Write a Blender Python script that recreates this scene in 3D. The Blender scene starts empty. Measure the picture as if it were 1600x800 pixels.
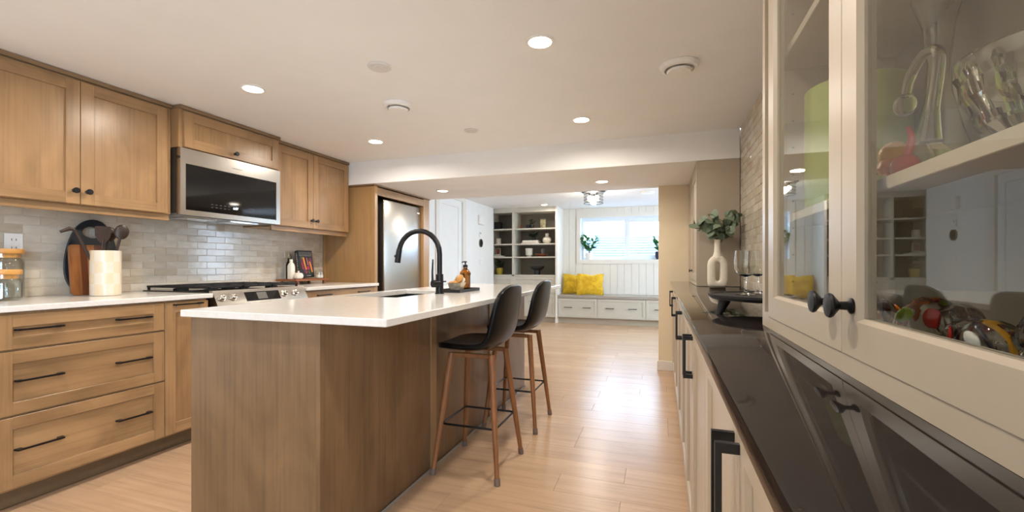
import bpy, bmesh, math, random
from mathutils import Vector, Matrix
R = random.Random(7)
PI = math.pi
S = bpy.context.scene
COL = S.collection

# ------------------------------------------------------------------ camera, world, exposure
cam = bpy.data.cameras.new('camera')
co = bpy.data.objects.new('camera', cam)
COL.objects.link(co)
co.location = (0, 0, 1.094)
co.rotation_euler = (PI / 2, 0, math.radians(18.683))
cam.sensor_fit = 'HORIZONTAL'
cam.sensor_width = 36
cam.lens = 692 / 1600 * 36
cam.shift_y = 14.3 / 1600
cam.clip_start = 0.02
S.camera = co
S.view_settings.view_transform = 'Standard'
S.view_settings.look = 'None'
S.view_settings.gamma = 1
S.view_settings.exposure = -0.1

W = bpy.data.worlds.new('sky')
S.world = W
W.use_nodes = True
bg = W.node_tree.nodes['Background']
bg.inputs[0].default_value = (0.60, 0.78, 1.0, 1)
bg.inputs[1].default_value = 22.0

LAMP_W = 11.6
LAMP_COL = (1.0, 0.92, 0.82)

def portal(name, loc, rot, sx, sy):
    l = bpy.data.lights.new(name, 'AREA')
    l.shape = 'RECTANGLE'
    l.size = sx
    l.size_y = sy
    l.cycles.is_portal = True
    o = bpy.data.objects.new(name, l)
    o.location = loc
    o.rotation_euler = rot
    COL.objects.link(o)
portal('window_portal', (-0.64, 8.95, 1.61), (PI / 2, 0, PI), 1.9, 0.9)
portal('window_portal', (0.72, -1.60, 1.15), (0, PI / 2, 0), 1.75, 1.7)
portal('window_portal', (2.55, 6.8, 1.26), (0, PI / 2, 0), 1.63, 1.6)

# ------------------------------------------------------------------ materials
def C(h, a=1):
    h = h.lstrip('#')
    v = [int(h[i:i + 2], 16) / 255 for i in (0, 2, 4)]
    return tuple(x / 12.92 if x <= 0.04045 else ((x + .055) / 1.055) ** 2.4 for x in v) + (a,)

def new(name):
    m = bpy.data.materials.new(name)
    m.use_nodes = True
    nt = m.node_tree
    return m, nt, nt.nodes['Principled BSDF']

def N(nt, t, **kw):
    n = nt.nodes.new(t)
    for k, v in kw.items():
        if k in n.inputs.keys():
            n.inputs[k].default_value = v
        else:
            setattr(n, k, v)
    return n

def coords(nt, scale=(1, 1, 1), rnd=True):
    tc = N(nt, 'ShaderNodeTexCoord')
    mp = N(nt, 'ShaderNodeMapping')
    mp.inputs['Scale'].default_value = scale
    if rnd:
        oi = N(nt, 'ShaderNodeObjectInfo')
        ma = N(nt, 'ShaderNodeMath', operation='MULTIPLY')
        ma.inputs[1].default_value = 37.0
        nt.links.new(oi.outputs['Random'], ma.inputs[0])
        ad = N(nt, 'ShaderNodeVectorMath', operation='ADD')
        nt.links.new(tc.outputs['Object'], ad.inputs[0])
        nt.links.new(ma.outputs[0], ad.inputs[1])
        nt.links.new(ad.outputs[0], mp.inputs[0])
    else:
        nt.links.new(tc.outputs['Object'], mp.inputs[0])
    return mp.outputs[0]

def ramp(nt, fac, stops):
    r = N(nt, 'ShaderNodeValToRGB')
    e = r.color_ramp.elements
    while len(e) > 1:
        e.remove(e[-1])
    e[0].position, e[0].color = stops[0]
    for p, c in stops[1:]:
        x = e.new(p)
        x.color = c
    nt.links.new(fac, r.inputs[0])
    return r.outputs[0]

def bump(nt, b, h, strength=.2, dist=.002):
    n = N(nt, 'ShaderNodeBump')
    n.inputs['Strength'].default_value = strength
    n.inputs['Distance'].default_value = dist
    nt.links.new(h, n.inputs['Height'])
    nt.links.new(n.outputs[0], b.inputs['Normal'])

def mul(nt, a, b, fac=1.0):
    m = N(nt, 'ShaderNodeMix', data_type='RGBA', blend_type='MULTIPLY')
    m.inputs[0].default_value = fac
    nt.links.new(a, m.inputs[6])
    nt.links.new(b, m.inputs[7])
    return m.outputs[2]

def plain(name, hexc, rough=.5, metal=0, noise=0, nscale=40, bmp=0, coat=0, spec=None):
    m, nt, b = new(name)
    b.inputs['Roughness'].default_value = rough
    b.inputs['Metallic'].default_value = metal
    if coat:
        b.inputs['Coat Weight'].default_value = coat
        b.inputs['Coat Roughness'].default_value = .06
    if spec is not None:
        b.inputs['Specular IOR Level'].default_value = spec
    c = C(hexc)
    v = coords(nt, (nscale,) * 3)
    n = N(nt, 'ShaderNodeTexNoise', Scale=1.0, Detail=3.0)
    nt.links.new(v, n.inputs['Vector'])
    k = noise if noise else .03
    lo = tuple(x * (1 - k) for x in c[:3]) + (1,)
    hi = tuple(min(1, x * (1 + k)) for x in c[:3]) + (1,)
    nt.links.new(ramp(nt, n.outputs[0], [(.3, lo), (.7, hi)]), b.inputs['Base Color'])
    if bmp:
        bump(nt, b, n.outputs[0], bmp)
    return m

def wood(name, hexc, axis, contrast=.22, rough=.30, fine=75, blotch=.25, dark=None):
    m, nt, b = new(name)
    b.inputs['Roughness'].default_value = rough
    sc = [fine, fine, fine]
    sc['XYZ'.index(axis)] = 1.6
    v = coords(nt, tuple(sc))
    n1 = N(nt, 'ShaderNodeTexNoise', Scale=1.0, Detail=4.0, Roughness=.6, Distortion=.3)
    nt.links.new(v, n1.inputs['Vector'])
    sc2 = [5, 5, 5]
    sc2['XYZ'.index(axis)] = 2.0
    v2 = coords(nt, tuple(sc2))
    n2 = N(nt, 'ShaderNodeTexNoise', Scale=1.0, Detail=3.0, Distortion=1.2)
    nt.links.new(v2, n2.inputs['Vector'])
    c = C(hexc)
    d = C(dark) if dark else tuple(x * (1 - contrast * 1.6) for x in c[:3]) + (1,)
    l = tuple(min(1, x * (1 + contrast * .5)) for x in c[:3]) + (1,)
    c1 = ramp(nt, n1.outputs[0], [(.25, d), (.5, c), (.8, l)])
    g = 1 - blotch
    c2 = ramp(nt, n2.outputs[0], [(.25, (g, g * .98, g * .96, 1)), (.70, (1, 1, 1, 1))])
    out = mul(nt, c1, c2)
    oi = N(nt, 'ShaderNodeObjectInfo')
    tone = ramp(nt, oi.outputs['Random'], [(0, (.90, .89, .88, 1)), (1, (1, 1, 1, 1))])
    nt.links.new(mul(nt, out, tone), b.inputs['Base Color'])
    bump(nt, b, n1.outputs[0], .06, .001)
    return m

def emit(name, col, strength):
    m, nt, b = new(name)
    b.inputs['Base Color'].default_value = col
    b.inputs['Emission Color'].default_value = col
    b.inputs['Emission Strength'].default_value = strength
    return m

def thin_glass(name, tint=(1, 1, 1, 1), ior=1.5, rough=0.0):
    m, nt, b = new(name)
    nt.nodes.remove(b)
    t = N(nt, 'ShaderNodeBsdfTransparent')
    t.inputs[0].default_value = tint
    g = N(nt, 'ShaderNodeBsdfGlossy')
    g.inputs['Roughness'].default_value = rough
    f = N(nt, 'ShaderNodeFresnel')
    geo = N(nt, 'ShaderNodeNewGeometry')
    mr = N(nt, 'ShaderNodeMapRange')          # same reflectance from both sides of the thin sheet
    mr.inputs[3].default_value = ior
    mr.inputs[4].default_value = 1 / ior
    nt.links.new(geo.outputs['Backfacing'], mr.inputs[0])
    nt.links.new(mr.outputs[0], f.inputs[0])
    mx = N(nt, 'ShaderNodeMixShader')
    nt.links.new(f.outputs[0], mx.inputs[0])
    nt.links.new(t.outputs[0], mx.inputs[1])
    nt.links.new(g.outputs[0], mx.inputs[2])
    nt.links.new(mx.outputs[0], nt.nodes['Material Output'].inputs[0])
    return m

def solid_glass(name, hexc, rough=0.0, lumps=0):
    m, nt, b = new(name)
    b.inputs['Base Color'].default_value = C(hexc)
    b.inputs['Transmission Weight'].default_value = 1
    b.inputs['Roughness'].default_value = rough
    b.inputs['IOR'].default_value = 1.48
    if lumps:
        v = coords(nt, (lumps,) * 3)
        n = N(nt, 'ShaderNodeTexNoise', Scale=1.0, Detail=1.0)
        nt.links.new(v, n.inputs['Vector'])
        bump(nt, b, n.outputs[0], .5, .02)
    return m

M = {}
MAPLE = 'b08a60'
M['maple_v'] = wood('maple vertical grain', MAPLE, 'Z', .14, blotch=.33)
M['maple_h'] = wood('maple horizontal grain', MAPLE, 'Y', .15, blotch=.42)
M['maple_dark'] = wood('maple moulding', '8d7152', 'Y', .12)
M['island_v'] = wood('stained maple vertical grain', '8b6c4b', 'Z', .17, blotch=.40)
M['fridge_v'] = wood('maple tall panel', 'b08a5c', 'Z', .13, blotch=.15)
M['plank'] = wood('oak floor plank', 'cba988', 'X', .12, .27, 42, .10)
M['walnut'] = wood('walnut', '352217', 'Z', .3, .4, 40)
M['beech_leg'] = wood('brown wood leg', 'a06c42', 'Z', .2, .4, 40)
M['acacia_l'] = wood('acacia light', 'a86a38', 'Z', .3, .35, 40)
M['acacia_d'] = wood('acacia dark', '6b3a1c', 'Z', .3, .35, 40)
M['acacia_h'] = wood('acacia tray', '9b5a2e', 'Y', .25, .35, 40)
M['bamboo'] = wood('bamboo lid', 'd49a50', 'Y', .12, .4, 60)
M['wall'] = plain('wall paint', 'efe6d8', .6, noise=.015, nscale=6)
M['wall_cool'] = plain('white wall paint', 'eeeeea', .6, noise=.015, nscale=6)
M['pier'] = plain('cream wall paint', 'e6d6b8', .6, noise=.015, nscale=6)
M['ceil'] = plain('ceiling paint', 'f3f2f0', .7, noise=.012, nscale=5)
M['paint'] = plain('greige cabinet paint', 'b5a793', .38, noise=.012, nscale=9)
M['paint_shade'] = plain('greige paint darkened as shade', '968d7f', .5, noise=.02, nscale=9)  # hutch inside: cabinet paint darkened, the unlit shade is in the colour
M['paint_back'] = plain('dark taupe back panel', '7a7163', .5, noise=.02, nscale=9)
M['paint_rear'] = plain('pale greige cabinet paint', 'c9c4b6', .38, noise=.012, nscale=9)
M['cover'] = plain('off white plastic', 'dcd9d4', .45)
M['bead'] = plain('white beadboard paint', 'e9e4da', .45, noise=.015, nscale=9)
M['white'] = plain('white plastic', 'f2f0ec', .4)
M['grey_slab'] = plain('grey bench top', 'a39b90', .3, noise=.05)
M['black'] = plain('matte black metal', '17171a', .38, .3)
M['black_iron'] = plain('cast iron', '1c1c1e', .55, .2, noise=.2, nscale=120)
M['black_gloss'] = plain('black glass', '0b0b0c', .05)
M['black_matte'] = plain('black stoneware', '1b1b1d', .5, noise=.1, nscale=60)
M['black_board'] = plain('black stained board', '22262c', .38, noise=.15, nscale=30)
M['dark_plastic'] = plain('dark plastic', '2a2622', .5)
M['leather'] = plain('black leather', '0b0c0e', .30, noise=.1, nscale=90, bmp=.03, spec=.25)
M['sock'] = plain('grey felt leg cap', '7b6a60', .9, noise=.1, nscale=200)
M['ceramic'] = plain('white ceramic', 'eee6d8', .3, noise=.02)
M['ceramic_matte'] = plain('matte cream ceramic', 'e6dccb', .6, noise=.04, nscale=60)
M['ivory'] = plain('ivory glaze', 'e2d6c4', .25)
M['peach'] = plain('pale peach glaze', 'e2cfb2', .25)
M['chrome'] = plain('chrome', 'e0ddd8', .12, 1)
M['silver'] = plain('hammered silver', 'd8ccb4', .35, .55, noise=.1, nscale=90, bmp=.6)
M['gray_mid'] = plain('grey screen', '6d6a66', .2)
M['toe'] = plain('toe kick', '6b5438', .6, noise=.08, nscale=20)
M['terracotta'] = plain('rust wood', '8e4a28', .5)
M['yellow_pot'] = plain('yellow glazed pot', 'b9a12f', .35)
M['soil'] = plain('soil', '2b2018', .9, noise=.3, nscale=150)
M['stem'] = plain('brown stem', '5a5238', .6)
M['leaf_e'] = plain('eucalyptus leaf', '75846c', .5, noise=.22, nscale=30)
M['leaf_g'] = plain('green leaf', '3f7a3c', .4, noise=.25, nscale=30)
M['leaf_d'] = plain('dark green leaf', '24351f', .5, noise=.25, nscale=30)
M['paper'] = plain('paper', 'e8dfd0', .8)
M['red'] = plain('red print', 'a81f24', .45)
M['orange'] = plain('orange print', 'e58a1c', .45)
M['green_print'] = plain('green print', '3b5a2a', .45)
M['pinkp'] = plain('pink print', 'c76a6a', .45)
M['purple'] = plain('plum print', '5c2437', .45)
M['dark_bottle'] = plain('dark green glass', '1d2112', .08)
M['photo_warm'] = plain('framed print', 'b0a07a', .5, noise=.5, nscale=40)
M['galv'] = plain('galvanised well', 'b9c6d6', .5, .0, noise=.05)
M['vinyl'] = plain('white vinyl frame', 'e8eef5', .35)
M['floor_base'] = plain('dark floor base', '3a3128', .8)  # dark slab below the floor planks, showing in their joints
M['elec'] = plain('outlet slots', '4a4744', .5)
M['kick_paint'] = plain('painted toe kick', 'b7ab97', .6)
M['lens'] = emit('lamp lens', (1, .86, .66, 1), 22)
M['bulb'] = emit('bulb', (1, .86, .66, 1), 30)
M['clock'] = emit('clock digits', (.75, .87, 1, 1), 2.2)
M['ctrl'] = plain('control print', '6a6764', .5)
M['pane'] = thin_glass('window pane')
M['cab_pane'] = thin_glass('cabinet pane', (.96, .97, .95, 1))
M['jar_glass'] = thin_glass('jar glass', (.95, .965, .95, 1), 1.75)
M['wine_glass'] = thin_glass('wine glass', (.97, .98, .98, 1), 1.6)
M['crystal'] = solid_glass('crystal', 'f4f4f0')
M['clear'] = thin_glass('clear blown glass', (.95, .96, .95, 1), 1.6)
M['amber'] = solid_glass('amber glass', '9a5c18')
M['green_glass'] = plain('lime green glass', '98a84a', .4)
M['fig_glass'] = solid_glass('figurine glass', 'f3f2ee', .02, 30)
M['toy_o'] = plain('orange glass', 'ef7a1a', .2)
M['toy_y'] = plain('amber yellow glass', 'efae28', .2)
M['toy_r'] = plain('red glass', 'd03a2c', .2)
M['lime'] = plain('lime glass spot', 'a9c81e', .2)
M['whitespot'] = plain('white glass spot', 'd8d6d2', .2)
M['bluespot'] = plain('blue glass spot', '4f78a8', .2)
M['redspot'] = plain('red glass spot', 'a5221c', .2)
M['navy'] = plain('navy glass bead', '20263c', .2)

def steel():
    m, nt, b = new('brushed stainless steel')
    b.inputs['Metallic'].default_value = 1
    b.inputs['Base Color'].default_value = C('b9b4ac')
    b.inputs['Roughness'].default_value = .27
    return m
M['steel'] = steel()

def quartz(name, base, vein, rough, vw, k):
    m, nt, b = new(name)
    b.inputs['Roughness'].default_value = rough
    v = coords(nt, (1, 1, 1), False)
    n = N(nt, 'ShaderNodeTexNoise', Scale=2.2, Detail=6.0, Roughness=.6, Distortion=1.8)
    nt.links.new(v, n.inputs['Vector'])
    c = ramp(nt, n.outputs[0], [(.5 - vw, C(base)), (.5, C(vein)), (.5 + vw, C(base))])
    n2 = N(nt, 'ShaderNodeTexNoise', Scale=k, Detail=4.0)
    nt.links.new(v, n2.inputs['Vector'])
    sp = ramp(nt, n2.outputs[0], [(.35, (.96, .96, .96, 1)), (.65, (1, 1, 1, 1))])
    nt.links.new(mul(nt, c, sp), b.inputs['Base Color'])
    return m
M['quartz'] = quartz('white quartz', 'e9e4dd', 'e6e0d7', .13, .03, 60)
M['dark_quartz'] = quartz('dark brown quartz', '272220', '38312c', .035, .008, 90)

def tile_mat():
    m, nt, b = new('glazed taupe tile')
    b.inputs['Roughness'].default_value = .14
    oi = N(nt, 'ShaderNodeObjectInfo')
    c = ramp(nt, oi.outputs['Random'], [(0, C('c4b6a2')), (.3, C('d3c9b8')), (.7, C('dad1c2')), (1, C('cbbda9'))])
    v = coords(nt, (9, 9, 22))
    n = N(nt, 'ShaderNodeTexNoise', Scale=1.0, Detail=4.0, Distortion=.6)
    nt.links.new(v, n.inputs['Vector'])
    t = ramp(nt, n.outputs[0], [(.3, (.84, .82, .79, 1)), (.65, (1, 1, 1, 1))])
    nt.links.new(mul(nt, c, t), b.inputs['Base Color'])
    v2 = coords(nt, (16, 16, 26))
    n2 = N(nt, 'ShaderNodeTexNoise', Scale=1.0, Detail=2.0)
    nt.links.new(v2, n2.inputs['Vector'])
    bump(nt, b, n2.outputs[0], .35, .003)
    return m
M['tile'] = tile_mat()
M['grout'] = plain('grout', 'cdc3b4', .8, noise=.03)

def velvet():
    m, nt, b = new('mustard velvet')
    b.inputs['Roughness'].default_value = .85
    b.inputs['Sheen Weight'].default_value = .5
    b.inputs['Sheen Tint'].default_value = C('ffe060')
    v = coords(nt, (11, 11, 11))
    n = N(nt, 'ShaderNodeTexNoise', Scale=1.0, Detail=3.0, Distortion=.8)
    nt.links.new(v, n.inputs['Vector'])
    nt.links.new(ramp(nt, n.outputs[0], [(.3, C('c79a12')), (.65, C('e6bd2c'))]), b.inputs['Base Color'])
    bump(nt, b, n.outputs[0], .5, .02)
    return m
M['velvet'] = velvet()

# ------------------------------------------------------------------ mesh tools
class B:
    def __init__(s):
        s.bm = bmesh.new()
    def box(s, x0, y0, z0, x1, y1, z1, bev=0.0, seg=1, mat=None):
        x0, x1 = sorted((x0, x1)); y0, y1 = sorted((y0, y1)); z0, z1 = sorted((z0, z1))
        vs = [s.bm.verts.new(p) for p in ((x0, y0, z0), (x1, y0, z0), (x1, y1, z0), (x0, y1, z0),
                                          (x0, y0, z1), (x1, y0, z1), (x1, y1, z1), (x0, y1, z1))]
        fs = [s.bm.faces.new([vs[i] for i in q]) for q in
              ((0, 3, 2, 1), (4, 5, 6, 7), (0, 1, 5, 4), (1, 2, 6, 5), (2, 3, 7, 6), (3, 0, 4, 7))]
        if bev > 0:
            es = list({e for f in fs for e in f.edges})
            r = bmesh.ops.bevel(s.bm, geom=es, offset=bev, segments=seg, affect='EDGES', profile=.5)
            vs = list({v for f in r['faces'] for v in f.verts} | {v for v in vs if v.is_valid})
        if mat is not None:
            bmesh.ops.transform(s.bm, matrix=mat, verts=[v for v in vs if v.is_valid])
        return s
    def ring(s, c, ax, r, n, a0=0):
        ax = Vector(ax).normalized()
        u = ax.orthogonal().normalized()
        if abs(ax.z) > .99:
            u = Vector((1, 0, 0))
        w = ax.cross(u)
        return [s.bm.verts.new(Vector(c) + r * (math.cos(a0 + 2 * PI * i / n) * u + math.sin(a0 + 2 * PI * i / n) * w)) for i in range(n)]
    def skin(s, rings, cap=True, closed=False):
        n = len(rings[0])
        prs = list(zip(rings, rings[1:]))
        if closed:
            prs.append((rings[-1], rings[0]))
        for a, b in prs:
            for i in range(n):
                s.bm.faces.new((a[i], a[(i + 1) % n], b[(i + 1) % n], b[i]))
        if cap and not closed:
            s.bm.faces.new(list(reversed(rings[0])))
            s.bm.faces.new(rings[-1])
        return s
    def cyl(s, p0, p1, r0, r1=None, n=16):
        r1 = r0 if r1 is None else r1
        ax = Vector(p1) - Vector(p0)
        return s.skin([s.ring(p0, ax, r0, n), s.ring(p1, ax, r1, n)])
    def lathe(s, prof, c=(0, 0, 0), n=24, ax=(0, 0, 1), cap=True):
        a = Vector(ax).normalized()
        return s.skin([s.ring(Vector(c) + a * z, a, max(r, 1e-4), n) for r, z in prof], cap)
    def tube(s, pts, r, n=10, smooth=0, closed=False):
        P = [Vector(p) for p in pts]
        rr = list(r) if isinstance(r, (list, tuple)) else [r] * len(P)
        if smooth:
            Q, q = [], []
            m = len(P)
            for i in range(m - 1 if not closed else m):
                p0 = P[(i - 1) % m] if closed or i > 0 else P[0]
                p1, p2 = P[i], P[(i + 1) % m]
                p3 = P[(i + 2) % m] if closed or i + 2 < m else P[-1]
                for k in range(smooth):
                    t = k / smooth
                    Q.append(.5 * ((2 * p1) + (-p0 + p2) * t + (2 * p0 - 5 * p1 + 4 * p2 - p3) * t * t + (-p0 + 3 * p1 - 3 * p2 + p3) * t ** 3))
                    q.append(rr[i] * (1 - t) + rr[(i + 1) % m] * t)
            if not closed:
                Q.append(P[-1]); q.append(rr[-1])
            P, rr = Q, q
        m = len(P)
        rings = []
        u = None
        for i in range(m):
            if closed:
                t = (P[(i + 1) % m] - P[i - 1]).normalized()
            else:
                t = (P[min(i + 1, m - 1)] - P[max(i - 1, 0)]).normalized()
            u = t.orthogonal().normalized() if u is None else (u - t * u.dot(t)).normalized()
            w = t.cross(u)
            rings.append([s.bm.verts.new(P[i] + rr[i] * (math.cos(2 * PI * k / n) * u + math.sin(2 * PI * k / n) * w)) for k in range(n)])
        return s.skin(rings, True, closed)
    def prism(s, pts, w0, w1, mp):
        a = [s.bm.verts.new(mp(u, v, w0)) for u, v in pts]
        b = [s.bm.verts.new(mp(u, v, w1)) for u, v in pts]
        return s.skin([a, b])
    def ringprism(s, outer, inner, w0, w1, mp):
        rs = [[s.bm.verts.new(mp(u, v, w)) for u, v in L] for L, w in ((outer, w0), (outer, w1), (inner, w1), (inner, w0))]
        return s.skin(rs, False, True)
    def ball(s, c, r, n=12, m=8, sc=(1, 1, 1)):
        rings = []
        for j in range(1, m):
            a = PI * j / m
            rings.append([s.bm.verts.new((c[0] + sc[0] * r * math.sin(a) * math.cos(2 * PI * i / n), c[1] + sc[1] * r * math.sin(a) * math.sin(2 * PI * i / n), c[2] - sc[2] * r * math.cos(a))) for i in range(n)])
        return s.skin(rings, True)

BASE = {}
def finish(name, b, mat, smooth=True, base=Vector((0, 0, 0)), ang=32):
    bm = b.bm if isinstance(b, B) else b
    bmesh.ops.recalc_face_normals(bm, faces=bm.faces[:])
    if base.length > 0:
        bmesh.ops.translate(bm, vec=-base, verts=bm.verts[:])
    me = bpy.data.meshes.new(name)
    bm.to_mesh(me)
    bm.free()
    for p in me.polygons:
        p.use_smooth = smooth
    if smooth:
        me.set_sharp_from_angle(angle=math.radians(ang))
    if mat:
        me.materials.append(mat)
    return me

def obj(name, b, mat, parent=None, label=None, ang=32):
    base = BASE.get(parent, Vector((0, 0, 0))) if parent is not None else Vector((0, 0, 0))
    me = finish(name, b, M[mat] if isinstance(mat, str) else mat, True, base, ang)
    o = bpy.data.objects.new(name, me)
    COL.objects.link(o)
    if parent is not None:
        o.parent = parent
        BASE[o] = base
    if label:
        o['label'] = label
    return o

def thing(name, label, cat, loc=(0, 0, 0), group=None):
    o = bpy.data.objects.new(name, None)
    o.empty_display_size = .05
    COL.objects.link(o)
    o.location = loc
    o['label'] = label
    o['category'] = cat
    if group:
        o['group'] = group
    BASE[o] = Vector(loc)
    return o

def single(name, b, mat, label, cat, loc=(0, 0, 0), group=None, ang=32):
    me = finish(name, b, M[mat] if isinstance(mat, str) else mat, True, Vector(loc), ang)
    o = bpy.data.objects.new(name, me)
    COL.objects.link(o)
    o.location = loc
    o['label'] = label
    o['category'] = cat
    if group:
        o['group'] = group
    BASE[o] = Vector(loc)
    return o

def struct(name, b, mat, parent=None):
    o = obj(name, b, mat, parent)
    if parent is None:
        o['kind'] = 'structure'
    return o

def dup(root, loc, label, rz=None):
    r = root.copy()
    COL.objects.link(r)
    r.location = loc
    r['label'] = label
    if rz is not None:
        r.rotation_euler = (0, 0, rz)
    for ch in list(root.children):
        c = ch.copy(); COL.objects.link(c); c.parent = r
        for g in list(ch.children):
            d = g.copy(); COL.objects.link(d); d.parent = c
    return r

def inst(src, name, loc, parent, rot=None):
    o = bpy.data.objects.new(name, src)
    COL.objects.link(o)
    o.parent = parent
    o.location = Vector(loc) - BASE.get(parent, Vector((0, 0, 0)))
    if rot:
        o.rotation_euler = rot
    return o

def text(name, body, size, mtx, mat, parent, depth=.0004, align='CENTER', width=None):
    cu = bpy.data.curves.new(name, 'FONT')
    cu.body = body
    cu.size = size
    cu.align_x = align
    cu.align_y = 'CENTER'
    cu.extrude = depth
    t = bpy.data.objects.new(name, cu)
    COL.objects.link(t)
    bpy.context.view_layer.update()
    me = bpy.data.meshes.new_from_object(t.evaluated_get(bpy.context.evaluated_depsgraph_get()))
    bpy.data.objects.remove(t)
    if width:
        xs = [v.co.x for v in me.vertices]
        k = width / (max(xs) - min(xs))
        for v in me.vertices:
            v.co.x *= k
    base = BASE.get(parent, Vector((0, 0, 0)))
    me.transform(Matrix.Translation(-base) @ mtx)
    me.materials.clear()
    me.materials.append(M[mat])
    me.name = name
    o = bpy.data.objects.new(name, me)
    COL.objects.link(o)
    o.parent = parent
    BASE[o] = base
    return o

# frames: (u along the run, v up, w out of the face)
def FL(x0): return lambda u, v, w: (x0 + w, u, v)      # faces +X
def FR(x0): return lambda u, v, w: (x0 - w, u, v)      # faces -X
def FY(y0): return lambda u, v, w: (u, y0 - w, v)      # faces -Y
def bm_box(b, mp, u0, u1, v0, v1, w0, w1, bev=0):
    p, q = mp(u0, v0, w0), mp(u1, v1, w1)
    return b.box(*p, *q, bev)
def rect(u0, u1, v0, v1): return [(u0, v0), (u1, v0), (u1, v1), (u0, v1)]

def wood_front(kind, mp, par, u0, u1, v0, v1, rail=.055, th=.02, vert=True, vgrain='maple_v', hgrain='maple_h'):
    p = obj(kind, bm_box(B(), mp, u0 + rail - .006, u1 - rail + .006, v0 + rail - .006, v1 - rail + .006, .002, th - .010), vgrain if vert else hgrain, par)
    for a in (u0, u1 - rail):
        obj('stile', bm_box(B(), mp, a, a + rail, v0, v1, 0, th, .0012), vgrain, p)
    for a in (v0, v1 - rail):
        obj('rail', bm_box(B(), mp, u0 + rail, u1 - rail, a, a + rail, 0, th - .0003, .0012), hgrain, p)
    return p

def paint_front(kind, mp, par, u0, u1, v0, v1, rail=.055, th=.02, mat='paint', panel=True):
    b = B()
    o_, i_ = rect(u0, u1, v0, v1), rect(u0 + rail, u1 - rail, v0 + rail, v1 - rail)
    i2 = rect(u0 + rail + .005, u1 - rail - .005, v0 + rail + .005, v1 - rail - .005)
    rs = [[b.bm.verts.new(mp(u, v, w)) for u, v in L] for L, w in ((o_, 0), (o_, th - .001), ([(u + (.001 if u == u0 else -.001), v + (.001 if v == v0 else -.001)) for u, v in o_], th), (i_, th), (i2, th - .008), (i2, 0))]
    b.skin(rs, False, True)
    f = obj(kind, b, mat, par)
    if panel:
        obj('panel', bm_box(B(), mp, u0 + rail + .0055, u1 - rail - .0055, v0 + rail + .0055, v1 - rail - .0055, .002, th - .0095), mat, f)
    return f

def bar_pull(mp, par, u, v, w, length=.17, horiz=True, out=.028, t=.008):
    """slim black bar on two feet"""
    b = B()
    h = length / 2
    if horiz:
        pts = [(u - h, w), (u - h + .004, w + out), (u + h - .004, w + out), (u + h, w), (u + h - .022, w), (u + h - .024, w + out - t), (u - h + .024, w + out - t), (u - h + .022, w)]
        b.prism(pts, v - t / 2, v + t / 2, lambda a, c, z: mp(a, z, c))
    else:
        pts = [(v - h, w), (v - h, w + out), (v + h, w + out), (v + h, w), (v + h - .014, w), (v + h - .014, w + out - t), (v - h + .014, w + out - t), (v - h + .014, w)]
        b.prism(pts, u - t / 2, u + t / 2, lambda a, c, z: mp(z, a, c))
    return obj('pull', b, 'black', par)

def knob(mp, par, u, v, w, r=.016, out=.03, mat='black'):
    o0, o1 = Vector(mp(u, v, w)), Vector(mp(u, v, w + 1))
    b = B().lathe([(r * .62, 0), (r * .62, out * .10), (r * .34, out * .2), (r * .32, out * .55), (r * .6, out * .68), (r, out * .82), (r, out * .92), (r * .9, out), (r * .1, out)], o0, 20, o1 - o0)
    return obj('knob', b, mat, par)

# ------------------------------------------------------------------ room shell
CZ, RZ, BZ = 2.15, 2.21, 1.92
floor = struct('floor', B().box(-3.6, -2.7, -.08, 2.8, 9.0, -.012), 'floor_base')
def plank_mesh(l, w):
    return finish('plank', B().box(0, 0, -.0115, l - .0009, w - .0009, 0, .0007), M['plank'])
PW, PL = .178, 1.22
pm = plank_mesh(PL, PW)
def lay(x0, x1, y0, rows):
    for r in range(rows):
        y = y0 + r * PW
        x = x0 - R.choice((.15, .42, .61, .83, 1.05))
        while x < x1:
            a, e = max(x, x0), min(x + PL, x1)
            if e - a > .03:
                me = pm if e - a > PL - .001 else plank_mesh(e - a, PW)
                inst(me, 'plank', (a, y, 0), floor)
            x += PL
lay(-2.79, .125, .50, 25)
lay(-3.13, 2.5, 4.95, 22)
# rest of the floor (behind the camera, under cabinets)
struct('floor_edge', B().box(-3.4, -2.6, -.011, .573, .499, -.0005), 'plank', floor)
struct('floor_edge', B().box(-3.4, .5, -.011, -2.792, 5, -.0005), 'toe', floor)

struct('ceiling', B().box(-3.6, -2.7, CZ, .75, 3.8, CZ + .1), 'ceil')
struct('ceiling.001', B().box(-3.4, 4.90, RZ, 2.6, 8.9, RZ + .1), 'ceil')
struct('trim_1', B().box(-3.399, 3.79, BZ, .572, 4.98, RZ + .1, .003), 'ceil')     # dropped beam
wl = struct('wall_left', B().box(-3.55, -2.7, -.05, -3.4035, 5.0, CZ), 'grout')
struct('plaster', B().box(-3.4034, -2.6, 0, -3.4, 1.10, CZ), 'wall', wl)
struct('wall_back', B().box(-3.6, -2.72, -.05, .75, -2.6, CZ), 'wall')
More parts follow.
